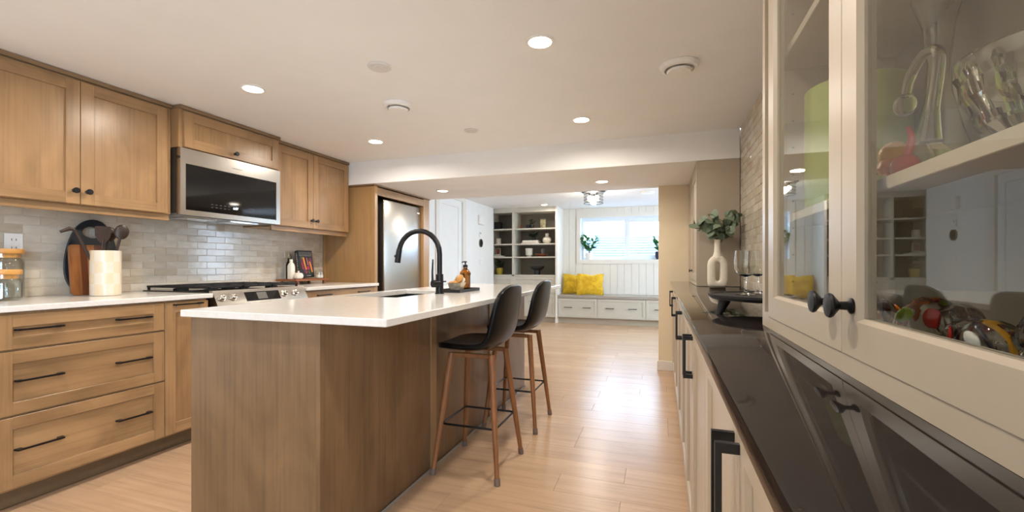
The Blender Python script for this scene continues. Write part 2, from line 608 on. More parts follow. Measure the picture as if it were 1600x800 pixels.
# kitchen right wall with the window behind the camera
b = B()
wy0, wy1, wz0, wz1 = -2.45, -.75, .28, 2.02
b.box(.5775, -2.7, -.05, .70, wy0, CZ); b.box(.5775, wy1, -.05, .70, 5.0, CZ)
b.box(.5775, wy0, -.05, .70, wy1, wz0); b.box(.5775, wy0, wz1, .70, wy1, CZ)
wr = struct('wall_right', b, 'grout')
struct('plaster', B().box(.573, -.75, 0, .5774, 1.39, CZ), 'wall', wr)
struct('plaster', B().box(.573, -2.6, 0, .5774, wy0, CZ), 'wall', wr)
w2 = struct('window_2', B().ringprism(rect(wy0, wy1, wz0, wz1), rect(wy0 + .06, wy1 - .06, wz0 + .06, wz1 - .06), .0, .08, FR(.70)), 'vinyl')
struct('mullion', B().box(.64, -1.68, wz0 + .06, .68, -1.62, wz1 - .06), 'vinyl', w2)
struct('pane', B().box(.655, wy0 + .06, wz0 + .06, .659, -1.68, wz1 - .06), 'pane', w2)
struct('pane', B().box(.655, -1.62, wz0 + .06, .659, wy1 - .06, wz1 - .06), 'pane', w2)
# pier beyond the pantry and rear room walls
struct('wall_middle', B().box(-.032, 4.87, -.02, .75, 5.0, BZ, .002), 'pier')
struct('wall_middle.001', B().box(.58, 4.9, -.02, 2.6, 5.0, RZ), 'wall_cool')
struct('baseboard_right', B().box(-.045, 4.858, 0, .13, 4.875, .10, .003), 'bead')
b = B()
ry0, ry1, rz0, rz1 = 6.0, 7.6, .45, 2.08
b.box(2.5, 4.9, -.05, 2.62, ry0, RZ); b.box(2.5, ry1, -.05, 2.62, 8.9, RZ)
b.box(2.5, ry0, -.05, 2.62, ry1, rz0); b.box(2.5, ry0, rz1, 2.62, ry1, RZ)
struct('wall_right.001', b, 'wall_cool')
w3 = struct('window_3', B().ringprism(rect(ry0, ry1, rz0, rz1), rect(ry0 + .07, ry1 - .07, rz0 + .07, rz1 - .07), 0, .08, FR(2.62)), 'vinyl')
struct('mullion', B().box(2.56, 6.76, rz0 + .07, 2.6, 6.84, rz1 - .07), 'vinyl', w3)
struct('pane', B().box(2.575, ry0 + .07, rz0 + .07, 2.579, 6.76, rz1 - .07), 'pane', w3)
struct('pane', B().box(2.575, 6.84, rz0 + .07, 2.579, ry1 - .07, rz1 - .07), 'pane', w3)
# rear left wall: short wall, door opening, thermostat wall
b = B()
b.box(-3.25, 4.96, -.02, -3.13, 5.86, RZ); b.box(-3.25, 6.68, -.02, -3.13, 8.12, RZ); b.box(-3.25, 5.86, 2.15, -3.13, 6.68, RZ)
struct('wall_left.001', b, 'wall_cool')
struct('wall_left.002', B().box(-3.5, 8.1, -.02, -3.25, 8.9, RZ), 'wall_cool')
d1 = struct('door_1', B().box(-3.19, 5.87, .006, -3.152, 6.67, 2.145), 'wall_cool')
paint_front('door_frame', FL(-3.152), d1, 5.872, 6.668, .008, 2.143, .11, .016, 'wall_cool')
for i, (a, c2) in enumerate(((5.76, 5.86), (6.68, 6.80))):
    struct('trim_%d' % (2 + i), B().box(-3.129, a, 0, -3.112, c2, 2.14, .003), 'bead')
struct('trim_4', B().box(-3.129, 5.76, 2.1405, -3.112, 6.80, 2.20, .003), 'bead')
struct('baseboard_left', B().box(-3.129, 6.80, 0, -3.117, 8.12, .10, .003), 'bead')
# rear window wall with beadboard
YW = 8.72
wx0, wx1, wz0, wz1 = -1.521, .24, 1.199, 2.021
b = B()
b.box(-3.3, YW + .012, -.05, wx0, 8.9, RZ); b.box(wx1, YW + .012, -.05, 2.6, 8.9, RZ)
b.box(wx0, YW + .012, -.05, wx1, 8.9, wz0); b.box(wx0, YW + .012, wz1, wx1, 8.9, RZ)
wb = struct('wall_rear', b, 'bead')
x = -1.88
BWD = .1335
while x < 2.49:
    e = min(x + BWD, 2.5)
    segs = [(.53, RZ)]
    if e > wx0 - .07 and x < wx1 + .07:
        segs = [(.53, 1.128), (2.092, RZ)]
    for z0, z1 in segs:
        struct('board', B().box(x + .0022, YW, z0, e - .0022, YW + .0118, z1, .0025), 'bead', wb)
    x += BWD
w1 = struct('window_1', B().ringprism(rect(wx0, wx1, wz0, wz1), rect(wx0 + .05, wx1 - .05, wz0 + .045, wz1 - .07), 0, .06, FY(8.9)), 'vinyl')
struct('casing', B().ringprism(rect(wx0 - .076, wx1 + .076, wz0 - .076, wz1 + .076), rect(wx0, wx1, wz0, wz1), .0, .018, FY(YW + .0)), 'bead', w1)
struct('reveal', B().ringprism(rect(wx0 - .012, wx1 + .012, wz0 - .012, wz1 + .012), rect(wx0 + .002, wx1 - .002, wz0 + .002, wz1 - .002), 0, .12, FY(8.84)), 'vinyl', w1)
struct('mullion', B().box(-.69, 8.835, wz0 + .045, -.62, 8.88, wz1 - .07, .004), 'vinyl', w1)
struct('sash', B().ringprism(rect(-.62, wx1 - .05, wz0 + .045, wz1 - .07), rect(-.585, wx1 - .085, wz0 + .08, wz1 - .10), 0, .03, FY(8.87)), 'vinyl', w1)
struct('pane', B().box(wx0 + .05, 8.865, wz0 + .045, -.69, 8.869, wz1 - .07), 'pane', w1)
struct('pane', B().box(-.585, 8.86, wz0 + .08, wx1 - .085, 8.864, wz1 - .10), 'pane', w1)
# corrugated window well outside
b = B()
rows = []
for j in range(63):
    z = .9 + j * .0135
    dep = .026 * math.sin(j * PI / 2)
    row = []
    for i in range(25):
        a = PI * i / 24
        row.append(b.bm.verts.new((-.64 + (1.15 + dep) * math.cos(PI - a), 8.93 + (.85 + dep) * math.sin(a), z)))
    rows.append(row)
for r0, r1 in zip(rows, rows[1:]):
    for i in range(24):
        b.bm.faces.new((r0[i], r0[i + 1], r1[i + 1], r1[i]))
wellm = single('window_well', b, 'galv', 'ribbed pale metal window well outside the basement window', 'window well', (-.64, 9.2, .9), ang=60)
sm = wellm.modifiers.new('thick', 'SOLIDIFY'); sm.thickness = .006
single('gravel_bed', B().box(-1.9, 8.93, .82, .62, 9.9, .895), 'galv', 'pale gravel at the bottom of the window well', 'gravel', (-.64, 9.4, .82))['kind'] = 'stuff'

# backsplash tiles, one object each
TL, TH = .152, .0508
tmeshL = finish('tile', B().box(0, 0, 0, .008, TL - .003, TH - .003, .0012), M['tile'])
tmeshR = finish('tile', B().box(-.008, 0, 0, 0, TL - .003, TH - .003, .0012), M['tile'])
def cut_tile(l, sgn):
    return finish('tile', B().box(0 if sgn > 0 else -.008, 0, 0, .008 if sgn > 0 else 0, l - .003, TH - .003, .0012), M['tile'])
def tiles(par, x, y0, y1, z0, rows, sgn, mesh):
    for r in range(rows):
        y = y0 - (TL / 2 if r % 2 else 0) - R.uniform(0, .004)
        while y < y1 - .01:
            a, e = max(y, y0), min(y + TL, y1)
            if e - a > .02:
                me = mesh if e - a > TL - .0005 else cut_tile(e - a, sgn)
                inst(me, 'tile', (x + R.uniform(-.0008, .0008), a, z0 + r * TH), par,
                     (0, R.uniform(-.008, .008), R.uniform(-.004, .004)))
            y += TL
tiles(wl, -3.409, 1.10, 3.825, .9175, 10, 1, tmeshL)
tiles(wr, .582, 2.70, 3.795, .931, 24, -1, tmeshR)
b = B()
for r in range(24):
    y = 1.395 - (TL / 2 if r % 2 else 0)
    while y < 2.69:
        a, e = max(y, 1.395), min(y + TL, 2.698)
        if e - a > .02:
            b.box(.574, a, .931 + r * TH, .582, e - .003, .931 + (r + 1) * TH - .003)
        y += TL
st = obj('tile_field', b, 'tile', wr); st['kind'] = 'stuff'

# ------------------------------------------------------------------ left run of maple cabinets
XB = -2.745   # carcass front of base units
def base_unit(label, y0, y1, fronts):
    t = thing('base_cabinet', label, 'cabinet', (-3.05, (y0 + y1) / 2, 0))
    obj('body', B().box(-3.395, y0, .09, XB, y1, .882), 'maple_v', t)
    obj('toe_kick', B().box(-3.30, y0, .0, -2.80, y1, .09), 'toe', t)
    mp = FL(XB)
    for f in fronts:
        if f[0] == 'drawer':
            d = wood_front('drawer', mp, t, y0 + .002, y1 - .002, f[1], f[2], vert=False)
            for q in (.215, .775):
                bar_pull(mp, d, y0 + (y1 - y0) * q, f[3], .012, .17)
        elif f[0] == 'door':
            d = wood_front('door', mp, t, y0 + .002, y1 - .002, f[1], f[2], rail=.06)
            bar_pull(mp, d, (y0 + y1) / 2, f[3], .02, .17)
    return t
base_unit('maple base cabinet with three wide drawers left of the range', 1.094, 1.785,
          [('drawer', .720, .873, .805), ('drawer', .428, .710, .577), ('drawer', .103, .418, .270)])
base_unit('narrow maple base cabinet with one tall door beside the range', 1.785, 2.045, [('door', .103, .873, .860)])
t = base_unit('maple base cabinet between the range and the refrigerator', 2.86, 3.80, [('drawer', .720, .873, .842), ('drawer', .428, .710, .577), ('drawer', .103, .418, .270)])
single('countertop', B().box(-3.399, 1.09, .886, -2.715, 2.07, .914, .003), 'quartz', 'white quartz countertop on the drawer cabinet left of the range', 'countertop', (-3.05, 1.58, .886))
single('countertop', B().box(-3.399, 2.86, .886, -2.715, 3.823, .914, .003), 'quartz', 'white quartz countertop between range and refrigerator panel', 'countertop', (-3.05, 3.34, .886))

XU = -3.07
def wall_unit(label, y0, y1, doors, z0, z1, xf=XU, kn=None, rail=True):
    t = thing('wall_cabinet', label, 'cabinet', (-3.25, (y0 + y1) / 2, z0))
    obj('body', B().box(-3.395, y0, z0, xf, y1, z1 + .012), 'maple_v', t)
    mp = FL(xf)
    for i, (a, e) in enumerate(doors):
        d = wood_front('door', mp, t, a, e, z0 + .004, z1, rail=.062)
        if kn:
            knob(mp, d, kn[i][0], kn[i][1], .02)
    obj('crown', B().box(-3.395, y0, z1 + .012, xf + .02, y1, CZ - .002, .002), 'maple_dark', t)
    if rail:
        obj('light_rail', B().box(xf - .035, y0, z0 - .04, xf - .012, y1, z0 - .0005, .002), 'maple_h', t)
        obj('bottom_panel', B().box(-3.395, y0, z0 - .012, xf - .036, y1, z0 - .0005), 'maple_h', t)
    return t
wall_unit('maple wall cabinet with two doors left of the microwave', 1.09, 2.045, [(1.102, 1.557), (1.560, 2.015)], 1.428, 2.112, kn=[(1.529, 1.503), (1.588, 1.503)])
wall_unit('shallow maple wall cabinet with one flap door above the microwave', 2.048, 2.852, [(2.075, 2.832)], 1.872, 2.112, xf=-3.0, kn=[(2.437, 1.912)], rail=False)
wall_unit('maple wall cabinet with two doors between microwave and refrigerator', 2.856, 3.79, [(2.868, 3.288), (3.291, 3.775)], 1.428, 2.112, kn=[(3.262, 1.502), (3.322, 1.502)])

# microwave
t = thing('microwave', 'stainless over-the-range microwave with black glass door', 'microwave', (-3.2, 2.44, 1.43))
obj('body', B().box(-3.39, 2.052, 1.44, -3.02, 2.848, 1.866), 'dark_plastic', t)
obj('underside', B().box(-3.37, 2.06, 1.425, -3.02, 2.84, 1.4395), 'gray_mid', t)
for a in (2.16, 2.50):
    obj('filter', B().box(-3.25, a, 1.420, -3.10, a + .24, 1.4248), 'chrome', t)
dr = obj('door', B().ringprism(rect(2.050, 2.850, 1.428, 1.868), rect(2.085, 2.812, 1.462, 1.768), 0, .034, FL(-3.018)), 'steel', t)
obj('glass_front', B().box(-3.015, 2.083, 1.460, -2.989, 2.814, 1.770), 'black_gloss', dr)
obj('top_hinge', B().box(-3.018, 2.038, 1.80, -2.995, 2.050, 1.812), 'black', dr)
obj('logo_bar', B().box(-2.984, 2.42, 1.803, -2.9835, 2.50, 1.807), 'gray_mid', dr)
def to_plus_x(x, y, z):
    return Matrix(((0, 0, 1, x), (1, 0, 0, y), (0, 1, 0, z), (0, 0, 0, 1)))
text('clock_digits', '6:07', .024, to_plus_x(-2.9885, 2.452, 1.510), 'clock', dr)
for i in range(5):
    for j in range(2):
        obj('key_mark', B().box(-2.989, 2.264 + i * .032, 1.498 + j * .02, -2.9886, 2.278 + i * .032, 1.501 + j * .02), 'ctrl', dr)
text('key_digits', '1 2 3 4 5 6 7', .010, to_plus_x(-2.9885, 2.585, 1.524), 'ctrl', dr, .0003)
text('key_digits', '8 9 0', .010, to_plus_x(-2.9885, 2.565, 1.500), 'ctrl', dr, .0003)

# range
t = thing('range', 'slide-in stainless gas range with black cooktop', 'range', (-3.05, 2.465, 0))
obj('body', B().box(-3.39, 2.085, .03, -2.745, 2.845, .90), 'dark_plastic', t)
obj('cooktop', B().box(-3.395, 2.078, .9005, -2.77, 2.852, .922, .004), 'black_gloss', t)
mpp = lambda u, v, w: (u, w, v)
cp = obj('control_panel', B().prism([(-2.768, .927), (-2.742, .927), (-2.692, .832), (-2.692, .80), (-2.768, .80)], 2.082, 2.848, mpp), 'steel', t)
ax = Vector((.095, 0, .05)).normalized()
def on_panel(y, k, out=0):
    p = Vector((-2.742, y, .927)).lerp(Vector((-2.692, y, .832)), k) + ax * out
    return p
mtx = Matrix.Translation(on_panel(0, 0)) @ Matrix(((0, ax.z, ax.x, 0), (1, 0, 0, 0), (0, -ax.x, ax.z, 0), (0, 0, 0, 1)))
def panel_box(y0, y1, k0, k1, o0, o1):
    L = .1073
    return B().box(y0, -L * k1, o0, y1, -L * k0, o1, 0, 1, Matrix.Translation(on_panel(0, 0)) @ Matrix(((0, -.466, .885, 0), (1, 0, 0, 0), (0, .885, .466, 0), (0, 0, 0, 1))))
ds = obj('display', panel_box(2.302, 2.588, .22, .86, .0002, .002), 'black_gloss', cp)
obj('screen', panel_box(2.395, 2.475, .28, .76, .0021, .0028), 'gray_mid', cp)
for y in (2.125, 2.205, 2.63, 2.735):
    k = obj('control_knob', B().lathe([(.024, 0), (.024, .006), (.018, .008), (.017, .024), (.012, .027)], on_panel(y, .52, .0005), 18, ax), 'chrome', t)
    obj('knob_grip', B().lathe([(.006, 0), (.006, .016)], on_panel(y, .52, .0265), 8, ax), 'chrome', k)
obj('oven_door', B().box(-2.744, 2.09, .20, -2.70, 2.84, .78, .004), 'steel', t)
obj('oven_handle', B().tube([(-2.70, 2.14, .72), (-2.655, 2.14, .72), (-2.655, 2.79, .72), (-2.70, 2.79, .72)], .011, 10), 'steel', t)
obj('bottom_drawer', B().box(-2.744, 2.09, .05, -2.705, 2.84, .19, .004), 'steel', t)
for k, (a, e) in enumerate(((2.092, 2.342), (2.345, 2.585), (2.588, 2.838))):
    b = B()
    z0, z1 = .940, .953
    bar = .011
    for y in (a, e - bar):
        b.box(-3.375, y, z0, -2.785, y + bar, z1, .002)
    for x in (-3.375, -2.785 - bar):
        b.box(x, a, z0, x + bar, e, z1, .002)
    m_ = (a + e) / 2
    b.box(-3.375, m_ - bar / 2, z0, -2.785, m_ + bar / 2, z1, .002)
    for x in (-3.23, -3.08, -2.93):
        b.box(x, a, z0 + .001, x + bar, e, z1 + .002, .002)
    for x in (-3.37, -2.80):
        for y in (a + .002, e - .014):
            b.box(x, y, .9225, x + .012, y + .012, z0 + .002)
    g = obj('grate', b, 'black_iron', t)
    g['kind'] = 'stuff'
    for x in (-3.22, -2.93) if k != 1 else (-3.08,):
        bu = obj('burner', B().lathe([(.045, .9225), (.045, .930), (.032, .932), (.032, .938)], (x, m_, 0), 20), 'black_iron', t)

# refrigerator and its surround
t = thing('tall_cabinet', 'maple tall surround panels built around the refrigerator', 'cabinet', (-3.08, 4.38, 0))
obj('side_panel', B().box(-3.395, 3.826, 0, -2.768, 3.872, 1.905, .002), 'fridge_v', t)
obj('side_panel', B().box(-3.395, 4.80, 0, -2.768, 4.94, 1.905, .002), 'fridge_v', t)
obj('top_rail', B().box(-2.80, 3.872, 1.815, -2.768, 4.80, 1.895, .002), 'maple_h', t)
obj('crown', B().box(-3.395, 3.80, 1.9055, -2.758, 4.945, BZ - .001, .002), 'maple_dark', t)
obj('filler', B().box(-3.395, 3.795, .9145, -3.38, 3.826, 1.905), 'fridge_v', t)
t = thing('refrigerator', 'stainless steel refrigerator set inside the maple surround', 'refrigerator', (-3.1, 4.42, 0))
obj('body', B().box(-3.36, 3.90, .02, -2.865, 4.79, 1.79), 'dark_plastic', t)
d = obj('door', B().box(-2.862, 4.03, .70, -2.80, 4.788, 1.798, .010, 3), 'steel', t)
obj('logo_plate', B().box(-2.7998, 4.70, 1.715, -2.7985, 4.755, 1.730), 'white', d)
d = obj('freezer_drawer', B().box(-2.862, 4.03, .06, -2.80, 4.788, .69, .010, 3), 'steel', t)
obj('handle', B().tube([(-2.80, 4.10, .62), (-2.755, 4.10, .62), (-2.755, 4.72, .62), (-2.80, 4.72, .62)], .010, 8), 'steel', d)

# outlet
t = thing('wall_outlet', 'white duplex outlet on the tiled wall above the jars', 'outlet', (-3.398, 1.437, 1.21))
pl = obj('plate', B().box(-3.3985, 1.40, 1.155, -3.392, 1.475, 1.27, .002), 'white', t)
for z in (1.19, 1.235):
    for y in (1.428, 1.446):
        obj('slot', B().box(-3.3925, y - .0015, z - .006, -3.3915, y + .0015, z + .006), 'elec', t)

# left counter objects
def jar(label, x, y, r, h, lidh):
    t = thing('storage_jar', label, 'jar', (x, y, .9145), 'glass storage jars by the outlet')
    z = .9145
    b = B().lathe([(r * .88, z), (r, z + .012), (r, z + h - .045), (r * .97, z + h - .03), (r * .86, z + h - .02), (r * .86, z + h)], (x, y, 0), 32)
    obj('glass_body', b, 'jar_glass', t)
    b = B().lathe([(r * .80, z + .006), (r * .955, z + .016), (r * .955, z + h - .05), (r * .80, z + h - .02)], (x, y, 0), 32)
    obj('inner_wall', b, 'jar_glass', t)
    l = obj('lid', B().lathe([(r * .96, z + h + .001), (r * .98, z + h + .004), (r * .98, z + h + .022), (r * .95, z + h + .026)], (x, y, 0), 32), 'bamboo', t)
    obj('stopper', B().lathe([(r * .78, z + h - .022), (r * .78, z + h + .001)], (x, y, 0), 32), 'bamboo', l)
jar('larger glass storage jar with bamboo lid, against the tiles', -3.305, 1.36, .078, .240, .03)
jar('smaller glass storage jar with bamboo lid, in front of the larger jar', -3.150, 1.298, .066, .132, .03)

# boards leaning on the tiles
def leaning(b, x, z0, ang):
    bmesh.ops.rotate(b.bm, cent=(x, 0, z0), matrix=Matrix.Rotation(ang, 3, 'Y'), verts=b.bm.verts[:])
    return b
out = []
for i in range(40):
    a = 2 * PI * i / 40
    cz = 1.148 - .0
    wdt = .165 - .045 * (math.sin(a) + 1) / 2 - .012 * math.cos(2 * a)
    out.append((1.765 + wdt * math.cos(a) + .02 * math.sin(a), cz + .232 * math.sin(a)))
inn = [(1.772 + .048 * math.cos(2 * PI * i / 40), 1.298 + .036 * math.sin(2 * PI * i / 40)) for i in range(40)]
b = B().ringprism(out, inn, 0, .018, lambda u, v, w: (-3.325 + w, u, v))
leaning(b, -3.325, .916, math.radians(-7))
single('cutting_board', b, 'black_board', 'large black oval board with a hand hole leaning on tiles', 'cutting board', (-3.33, 1.76, .9145))
t = thing('cutting_board', 'smaller striped acacia board leaning in front of the black board', 'cutting board', (-3.275, 1.71, .9145))
def rrect(u0, u1, v0, v1, r, n=5):
    P = []
    for cx, cy, a0 in ((u1 - r, v0 + r, -PI / 2), (u1 - r, v1 - r, 0), (u0 + r, v1 - r, PI / 2), (u0 + r, v0 + r, PI)):
        for i in range(n + 1):
            a = a0 + PI / 2 * i / n
            P.append((cx + r * math.cos(a), cy + r * math.sin(a)))
    return P
stripe = (('acacia_l', 1.622, 1.672), ('acacia_d', 1.6722, 1.705), ('acacia_l', 1.7052, 1.742), ('acacia_d', 1.7422, 1.80))
for k, (mm, a, e) in enumerate(stripe):
    r = .022
    if k == 0:
        pts = [(e, .916), (e, 1.216)] + [(a + r - r * math.sin(PI / 2 * i / 5), 1.216 - r + r * math.cos(PI / 2 * i / 5)) for i in range(6)] + [(a + r - r * math.cos(PI / 2 * i / 5), .916 + r - r * math.sin(PI / 2 * i / 5)) for i in range(6)]
    elif k == 3:
        pts = [(a, 1.216), (a, .916)] + [(e - r + r * math.sin(PI / 2 * i / 5), .916 + r - r * math.cos(PI / 2 * i / 5)) for i in range(6)] + [(e - r + r * math.cos(PI / 2 * i / 5), 1.216 - r + r * math.sin(PI / 2 * i / 5)) for i in range(6)]
    else:
        pts = rect(a, e, .916, 1.216)
    b = B().prism(pts, 0, .018, lambda u, v, w: (-3.268 + w, u, v))
    leaning(b, -3.268, .916, math.radians(-6))
    obj('wood_strip', b, mm, t)

# utensil crock with checker glaze
cx_, cy_ = -3.125, 1.717
t = thing('utensil_crock', 'tall cream crock with pale peach checker glaze holding utensils', 'crock', (cx_, cy_, .9145))
obj('pot', B().lathe([(.068, .9148), (.0715, .918), (.0715, 1.177), (.069, 1.180), (.0665, 1.177), (.0665, .922)], (cx_, cy_, 0), 40), 'ivory', t)
n8 = 10
for j in range(4):
    for i in range(n8):
        if (i + j) % 2 == 0:
            a0, a1 = 2 * PI * i / n8, 2 * PI * (i + 1) / n8
            z0 = .919 + j * .0648
            b = B()
            lo, hi = [], []
            for k in range(5):
                a = a0 + (a1 - a0) * k / 4
                lo.append(b.bm.verts.new((cx_ + .0719 * math.cos(a), cy_ + .0719 * math.sin(a), z0)))
                hi.append(b.bm.verts.new((cx_ + .0719 * math.cos(a), cy_ + .0719 * math.sin(a), z0 + .0645)))
            for k in range(4):
                b.bm.faces.new((lo[k], lo[k + 1], hi[k + 1], hi[k]))
            obj('glaze_patch', b, 'peach', t)
def utensil(label, foot, top, kind, facing=0):
    f, tp = Vector(foot), Vector(top)
    ax_ = (tp - f).normalized()
    t = thing('wooden_utensil', label, 'utensil', f, 'dark wooden utensils in the crock')
    obj('handle', B().tube([f, f.lerp(tp, .5), tp], [.008, .0085, .0075], 10), 'walnut', t)
    sid = Vector((.35, 1, 0)); sid = (sid - ax_ * sid.dot(ax_)).normalized()
    nrm = ax_.cross(sid)
    if kind == 'spoon':
        b = B().ball((0, 0, 0), 1, 14, 10)
        mt = Matrix.Translation(tp + ax_ * .03) @ Matrix((sid, nrm, ax_)).transposed().to_4x4() @ Matrix.Diagonal((.035, .010, .046, 1))
        bmesh.ops.transform(b.bm, matrix=mt, verts=b.bm.verts[:])
    elif kind == 'spatula':
        pts = [(-.012, -.02), (.012, -.02), (.034, .02), (.036, .072), (.03, .078), (-.03, .078), (-.036, .072), (-.034, .02)]
        b = B().prism(pts, -.004, .004, lambda u, v, w: tp + sid * u + ax_ * v + nrm * w)
    else:
        b = B().tube([tp, tp + ax_ * .012 + sid * -.016, tp + ax_ * .008 + sid * -.06], [.009, .012, .007], 10)
    obj('head', b, 'walnut', t)
utensil('dark wood ladle in the crock, tipped toward the jars', (-3.13, 1.735, .93), (-3.155, 1.585, 1.295), 'hook')
utensil('dark wood spatula with flat head upright in the crock', (-3.13, 1.70, .93), (-3.13, 1.705, 1.245), 'spatula')
utensil('dark wood spoon behind the spatula in the crock', (-3.165, 1.71, .93), (-3.165, 1.752, 1.25), 'spoon')
utensil('dark wood spoon with wide bowl tipped toward the range', (-3.110, 1.705, .93), (-3.10, 1.778, 1.265), 'spoon')

# riser with oils and cookbook
t = thing('serving_riser', 'low acacia riser tray on the counter right of the range', 'riser', (-3.25, 3.38, .9145))
obj('board', B().box(-3.375, 3.17, .947, -3.13, 3.59, .965, .003), 'acacia_h', t)
for x in (-3.355, -3.17):
    for y in (3.20, 3.535):
        obj('leg', B().box(x, y, .9145, x + .022, y + .022, .9468, .002), 'acacia_h', t)
zr = .9655
t = thing('oil_bottle', 'white square ceramic oil bottle with a dark pourer', 'bottle', (-3.235, 3.215, zr))
b = B()
rs = []
for h, z in ((.022, 0), (.025, .006), (.025, .12), (.020, .138), (.0105, .152), (.0105, .182)):
    rs.append([b.bm.verts.new((-3.235 + u, 3.215 + v, zr + z)) for u, v in rrect(-h, h, -h, h, h * .35, 3)])
b.skin(rs)
obj('body', b, 'ceramic', t)
obj('pourer', B().tube([(-3.235, 3.215, zr + .1825), (-3.235, 3.215, zr + .20), (-3.238, 3.207, zr + .232)], [.007, .0045, .003], 8), 'black', t)
t = thing('oil_bottle', 'dark green glass oil bottle with steel pourer behind the white bottle', 'bottle', (-3.325, 3.275, zr))
obj('body', B().lathe([(.024, 0), (.026, .006), (.026, .13), (.020, .15), (.011, .17), (.011, .195)], (-3.325, 3.275, zr), 18), 'dark_bottle', t)
obj('pourer', B().tube([(-3.325, 3.275, zr + .1955), (-3.325, 3.275, zr + .215), (-3.322, 3.272, zr + .25)], [.008, .005, .004], 8), 'chrome', t)
t = thing('sugar_bowl', 'small white lidded bowl on the acacia riser', 'bowl', (-3.18, 3.245, zr))
obj('body', B().lathe([(.026, 0), (.038, .010), (.042, .028), (.038, .046), (.033, .050)], (-3.18, 3.245, zr), 24), 'ceramic', t)
obj('lid', B().lathe([(.034, .0505), (.028, .056), (.008, .060), (.006, .064), (.010, .069), (.008, .074), (.001, .075)], (-3.18, 3.245, zr), 20), 'ceramic', t)
t = thing('canister', 'small clear glass canister with glass lid at the riser end', 'jar', (-3.205, 3.535, zr))
obj('body', B().lathe([(.036, 0), (.04, .004), (.04, .06), (.036, .066)], (-3.205, 3.535, zr), 24), 'jar_glass', t)
obj('contents', B().lathe([(.034, .004), (.037, .007), (.037, .034)], (-3.205, 3.535, zr), 24), 'paper', t)
obj('lid', B().lathe([(.040, .0665), (.041, .074), (.020, .078), (.010, .086), (.012, .092)], (-3.205, 3.535, zr), 24), 'jar_glass', t)
# cookbook: built flat in local axes then leaned and turned
t = thing('cookbook', 'black cookbook with vegetables on the cover leaning on tiles', 'book', (-3.265, 3.375, zr))
BW, BH, BT = .165, .262, .042
def bk(b):
    bmesh.ops.transform(b.bm, matrix=BM, verts=b.bm.verts[:])
    return b
# local: x = thickness outward(+X), y = width, z = height
BM = Matrix.Translation((-3.312, 3.365, zr + .0065)) @ Matrix.Rotation(math.radians(-7), 4, 'Z') @ Matrix.Rotation(math.radians(-9), 4, 'Y')
cov = obj('cover', bk(B().box(0, 0, 0, BT, BW, BH, .002)), 'black_matte', t)
obj('pages', bk(B().box(.003, .004, .003, BT - .003, BW + .0008, BH + .0006)), 'paper', t)
def flat(pts, mat, off=.0006):
    b = B().prism(pts, BT, BT + off, lambda u, v, w: (w, u, v))
    return obj('cover_print', bk(b), mat, cov)
flat(rect(.012, .153, .205, .245), 'gray_mid')
flat([(.02, .18), (.05, .19), (.07, .12), (.08, .05), (.06, .04), (.03, .10)], 'purple')
flat([(.095, .06), (.15, .08), (.155, .18), (.13, .195), (.10, .15)], 'purple')
flat([(.048, .195), (.064, .192), (.072, .14), (.082, .075), (.072, .07), (.058, .13)], 'orange', .001)
flat([(.118, .15), (.130, .155), (.142, .10), (.150, .05), (.138, .045), (.128, .10)], 'orange', .001)
flat([(.084, .10), (.105, .11), (.114, .09), (.100, .068), (.086, .078)], 'red', .001)
flat([(.062, .05), (.084, .065), (.088, .045), (.074, .03)], 'red', .001)
flat([(.090, .19), (.096, .19), (.108, .12), (.098, .118)], 'pinkp', .001)
flat([(.028, .14), (.038, .145), (.05, .08), (.036, .075)], 'red', .001)
flat([(.095, .062), (.125, .055), (.115, .03), (.098, .035)], 'green_print', .001)
flat([(.022, .20), (.045, .20), (.04, .175), (.026, .18)], 'green_print', .0012)
text('title', 'VEGETABLES', .03, BM @ Matrix(((0, 0, 1, BT + .0009), (1, 0, 0, .083), (0, 1, 0, .226), (0, 0, 0, 1))), 'black_matte', cov, .0003, width=.125)
text('publisher', 'COOKING', .012, BM @ Matrix(((0, 0, 1, BT + .0009), (1, 0, 0, .10), (0, 1, 0, .014), (0, 0, 0, 1))), 'paper', cov, .0003, width=.05)
text('spine_title', 'VEGETABLES', .026, BM @ Matrix(((0, 1, 0, BT / 2), (0, 0, -1, -.0008), (-1, 0, 0, .15), (0, 0, 0, 1))), 'paper', cov, .0003, width=.175)

# ------------------------------------------------------------------ island
IX0, IX1, IY0, IY1 = -1.824, -1.17, 1.294, 3.81
t = thing('island_cabinet', 'stained maple kitchen island cabinet under the white counter', 'cabinet', (-1.5, 2.55, 0))
bt = obj('body', B().box(IX0 + .02, IY0 + .022, .0, -1.19, IY1 - .02, .60), 'island_v', t)
obj('sink_wall', B().box(IX0 + .02, IY0 + .022, .6005, -1.19, 2.08, .885), 'island_v', t)
obj('sink_wall', B().box(IX0 + .02, 2.86, .6005, -1.19, IY1 - .02, .885), 'island_v', t)
obj('end_panel', B().box(IX0, IY0 + .002, .001, IX1 - .0195, IY0 + .0215, .885, .001), 'island_v', t)
obj('end_panel', B().box(IX0, IY1 - .0195, .001, IX1 - .0195, IY1, .885, .001), 'island_v', t)
obj('back_panel', B().box(IX1 - .0190, IY0, .001, IX1, 2.098, .885, .001), 'island_v', t)
obj('back_panel', B().box(IX1 - .0190, 2.101, .001, IX1 + .006, 2.158, .885, .001), 'maple_v', t)
obj('back_panel', B().box(IX1 - .0190, 2.161, .001, IX1, 2.940, .885, .001), 'island_v', t)
obj('back_panel', B().box(IX1 - .0190, 2.943, .001, IX1 + .006, 2.985, .885, .001), 'maple_v', t)
obj('back_panel', B().box(IX1 - .0190, 2.988, .001, IX1, IY1, .885, .001), 'island_v', t)
obj('base_trim', B().box(IX1 + .0063, IY0, .0005, IX1 + .0095, IY1, .016, .001), 'grey_slab', t)
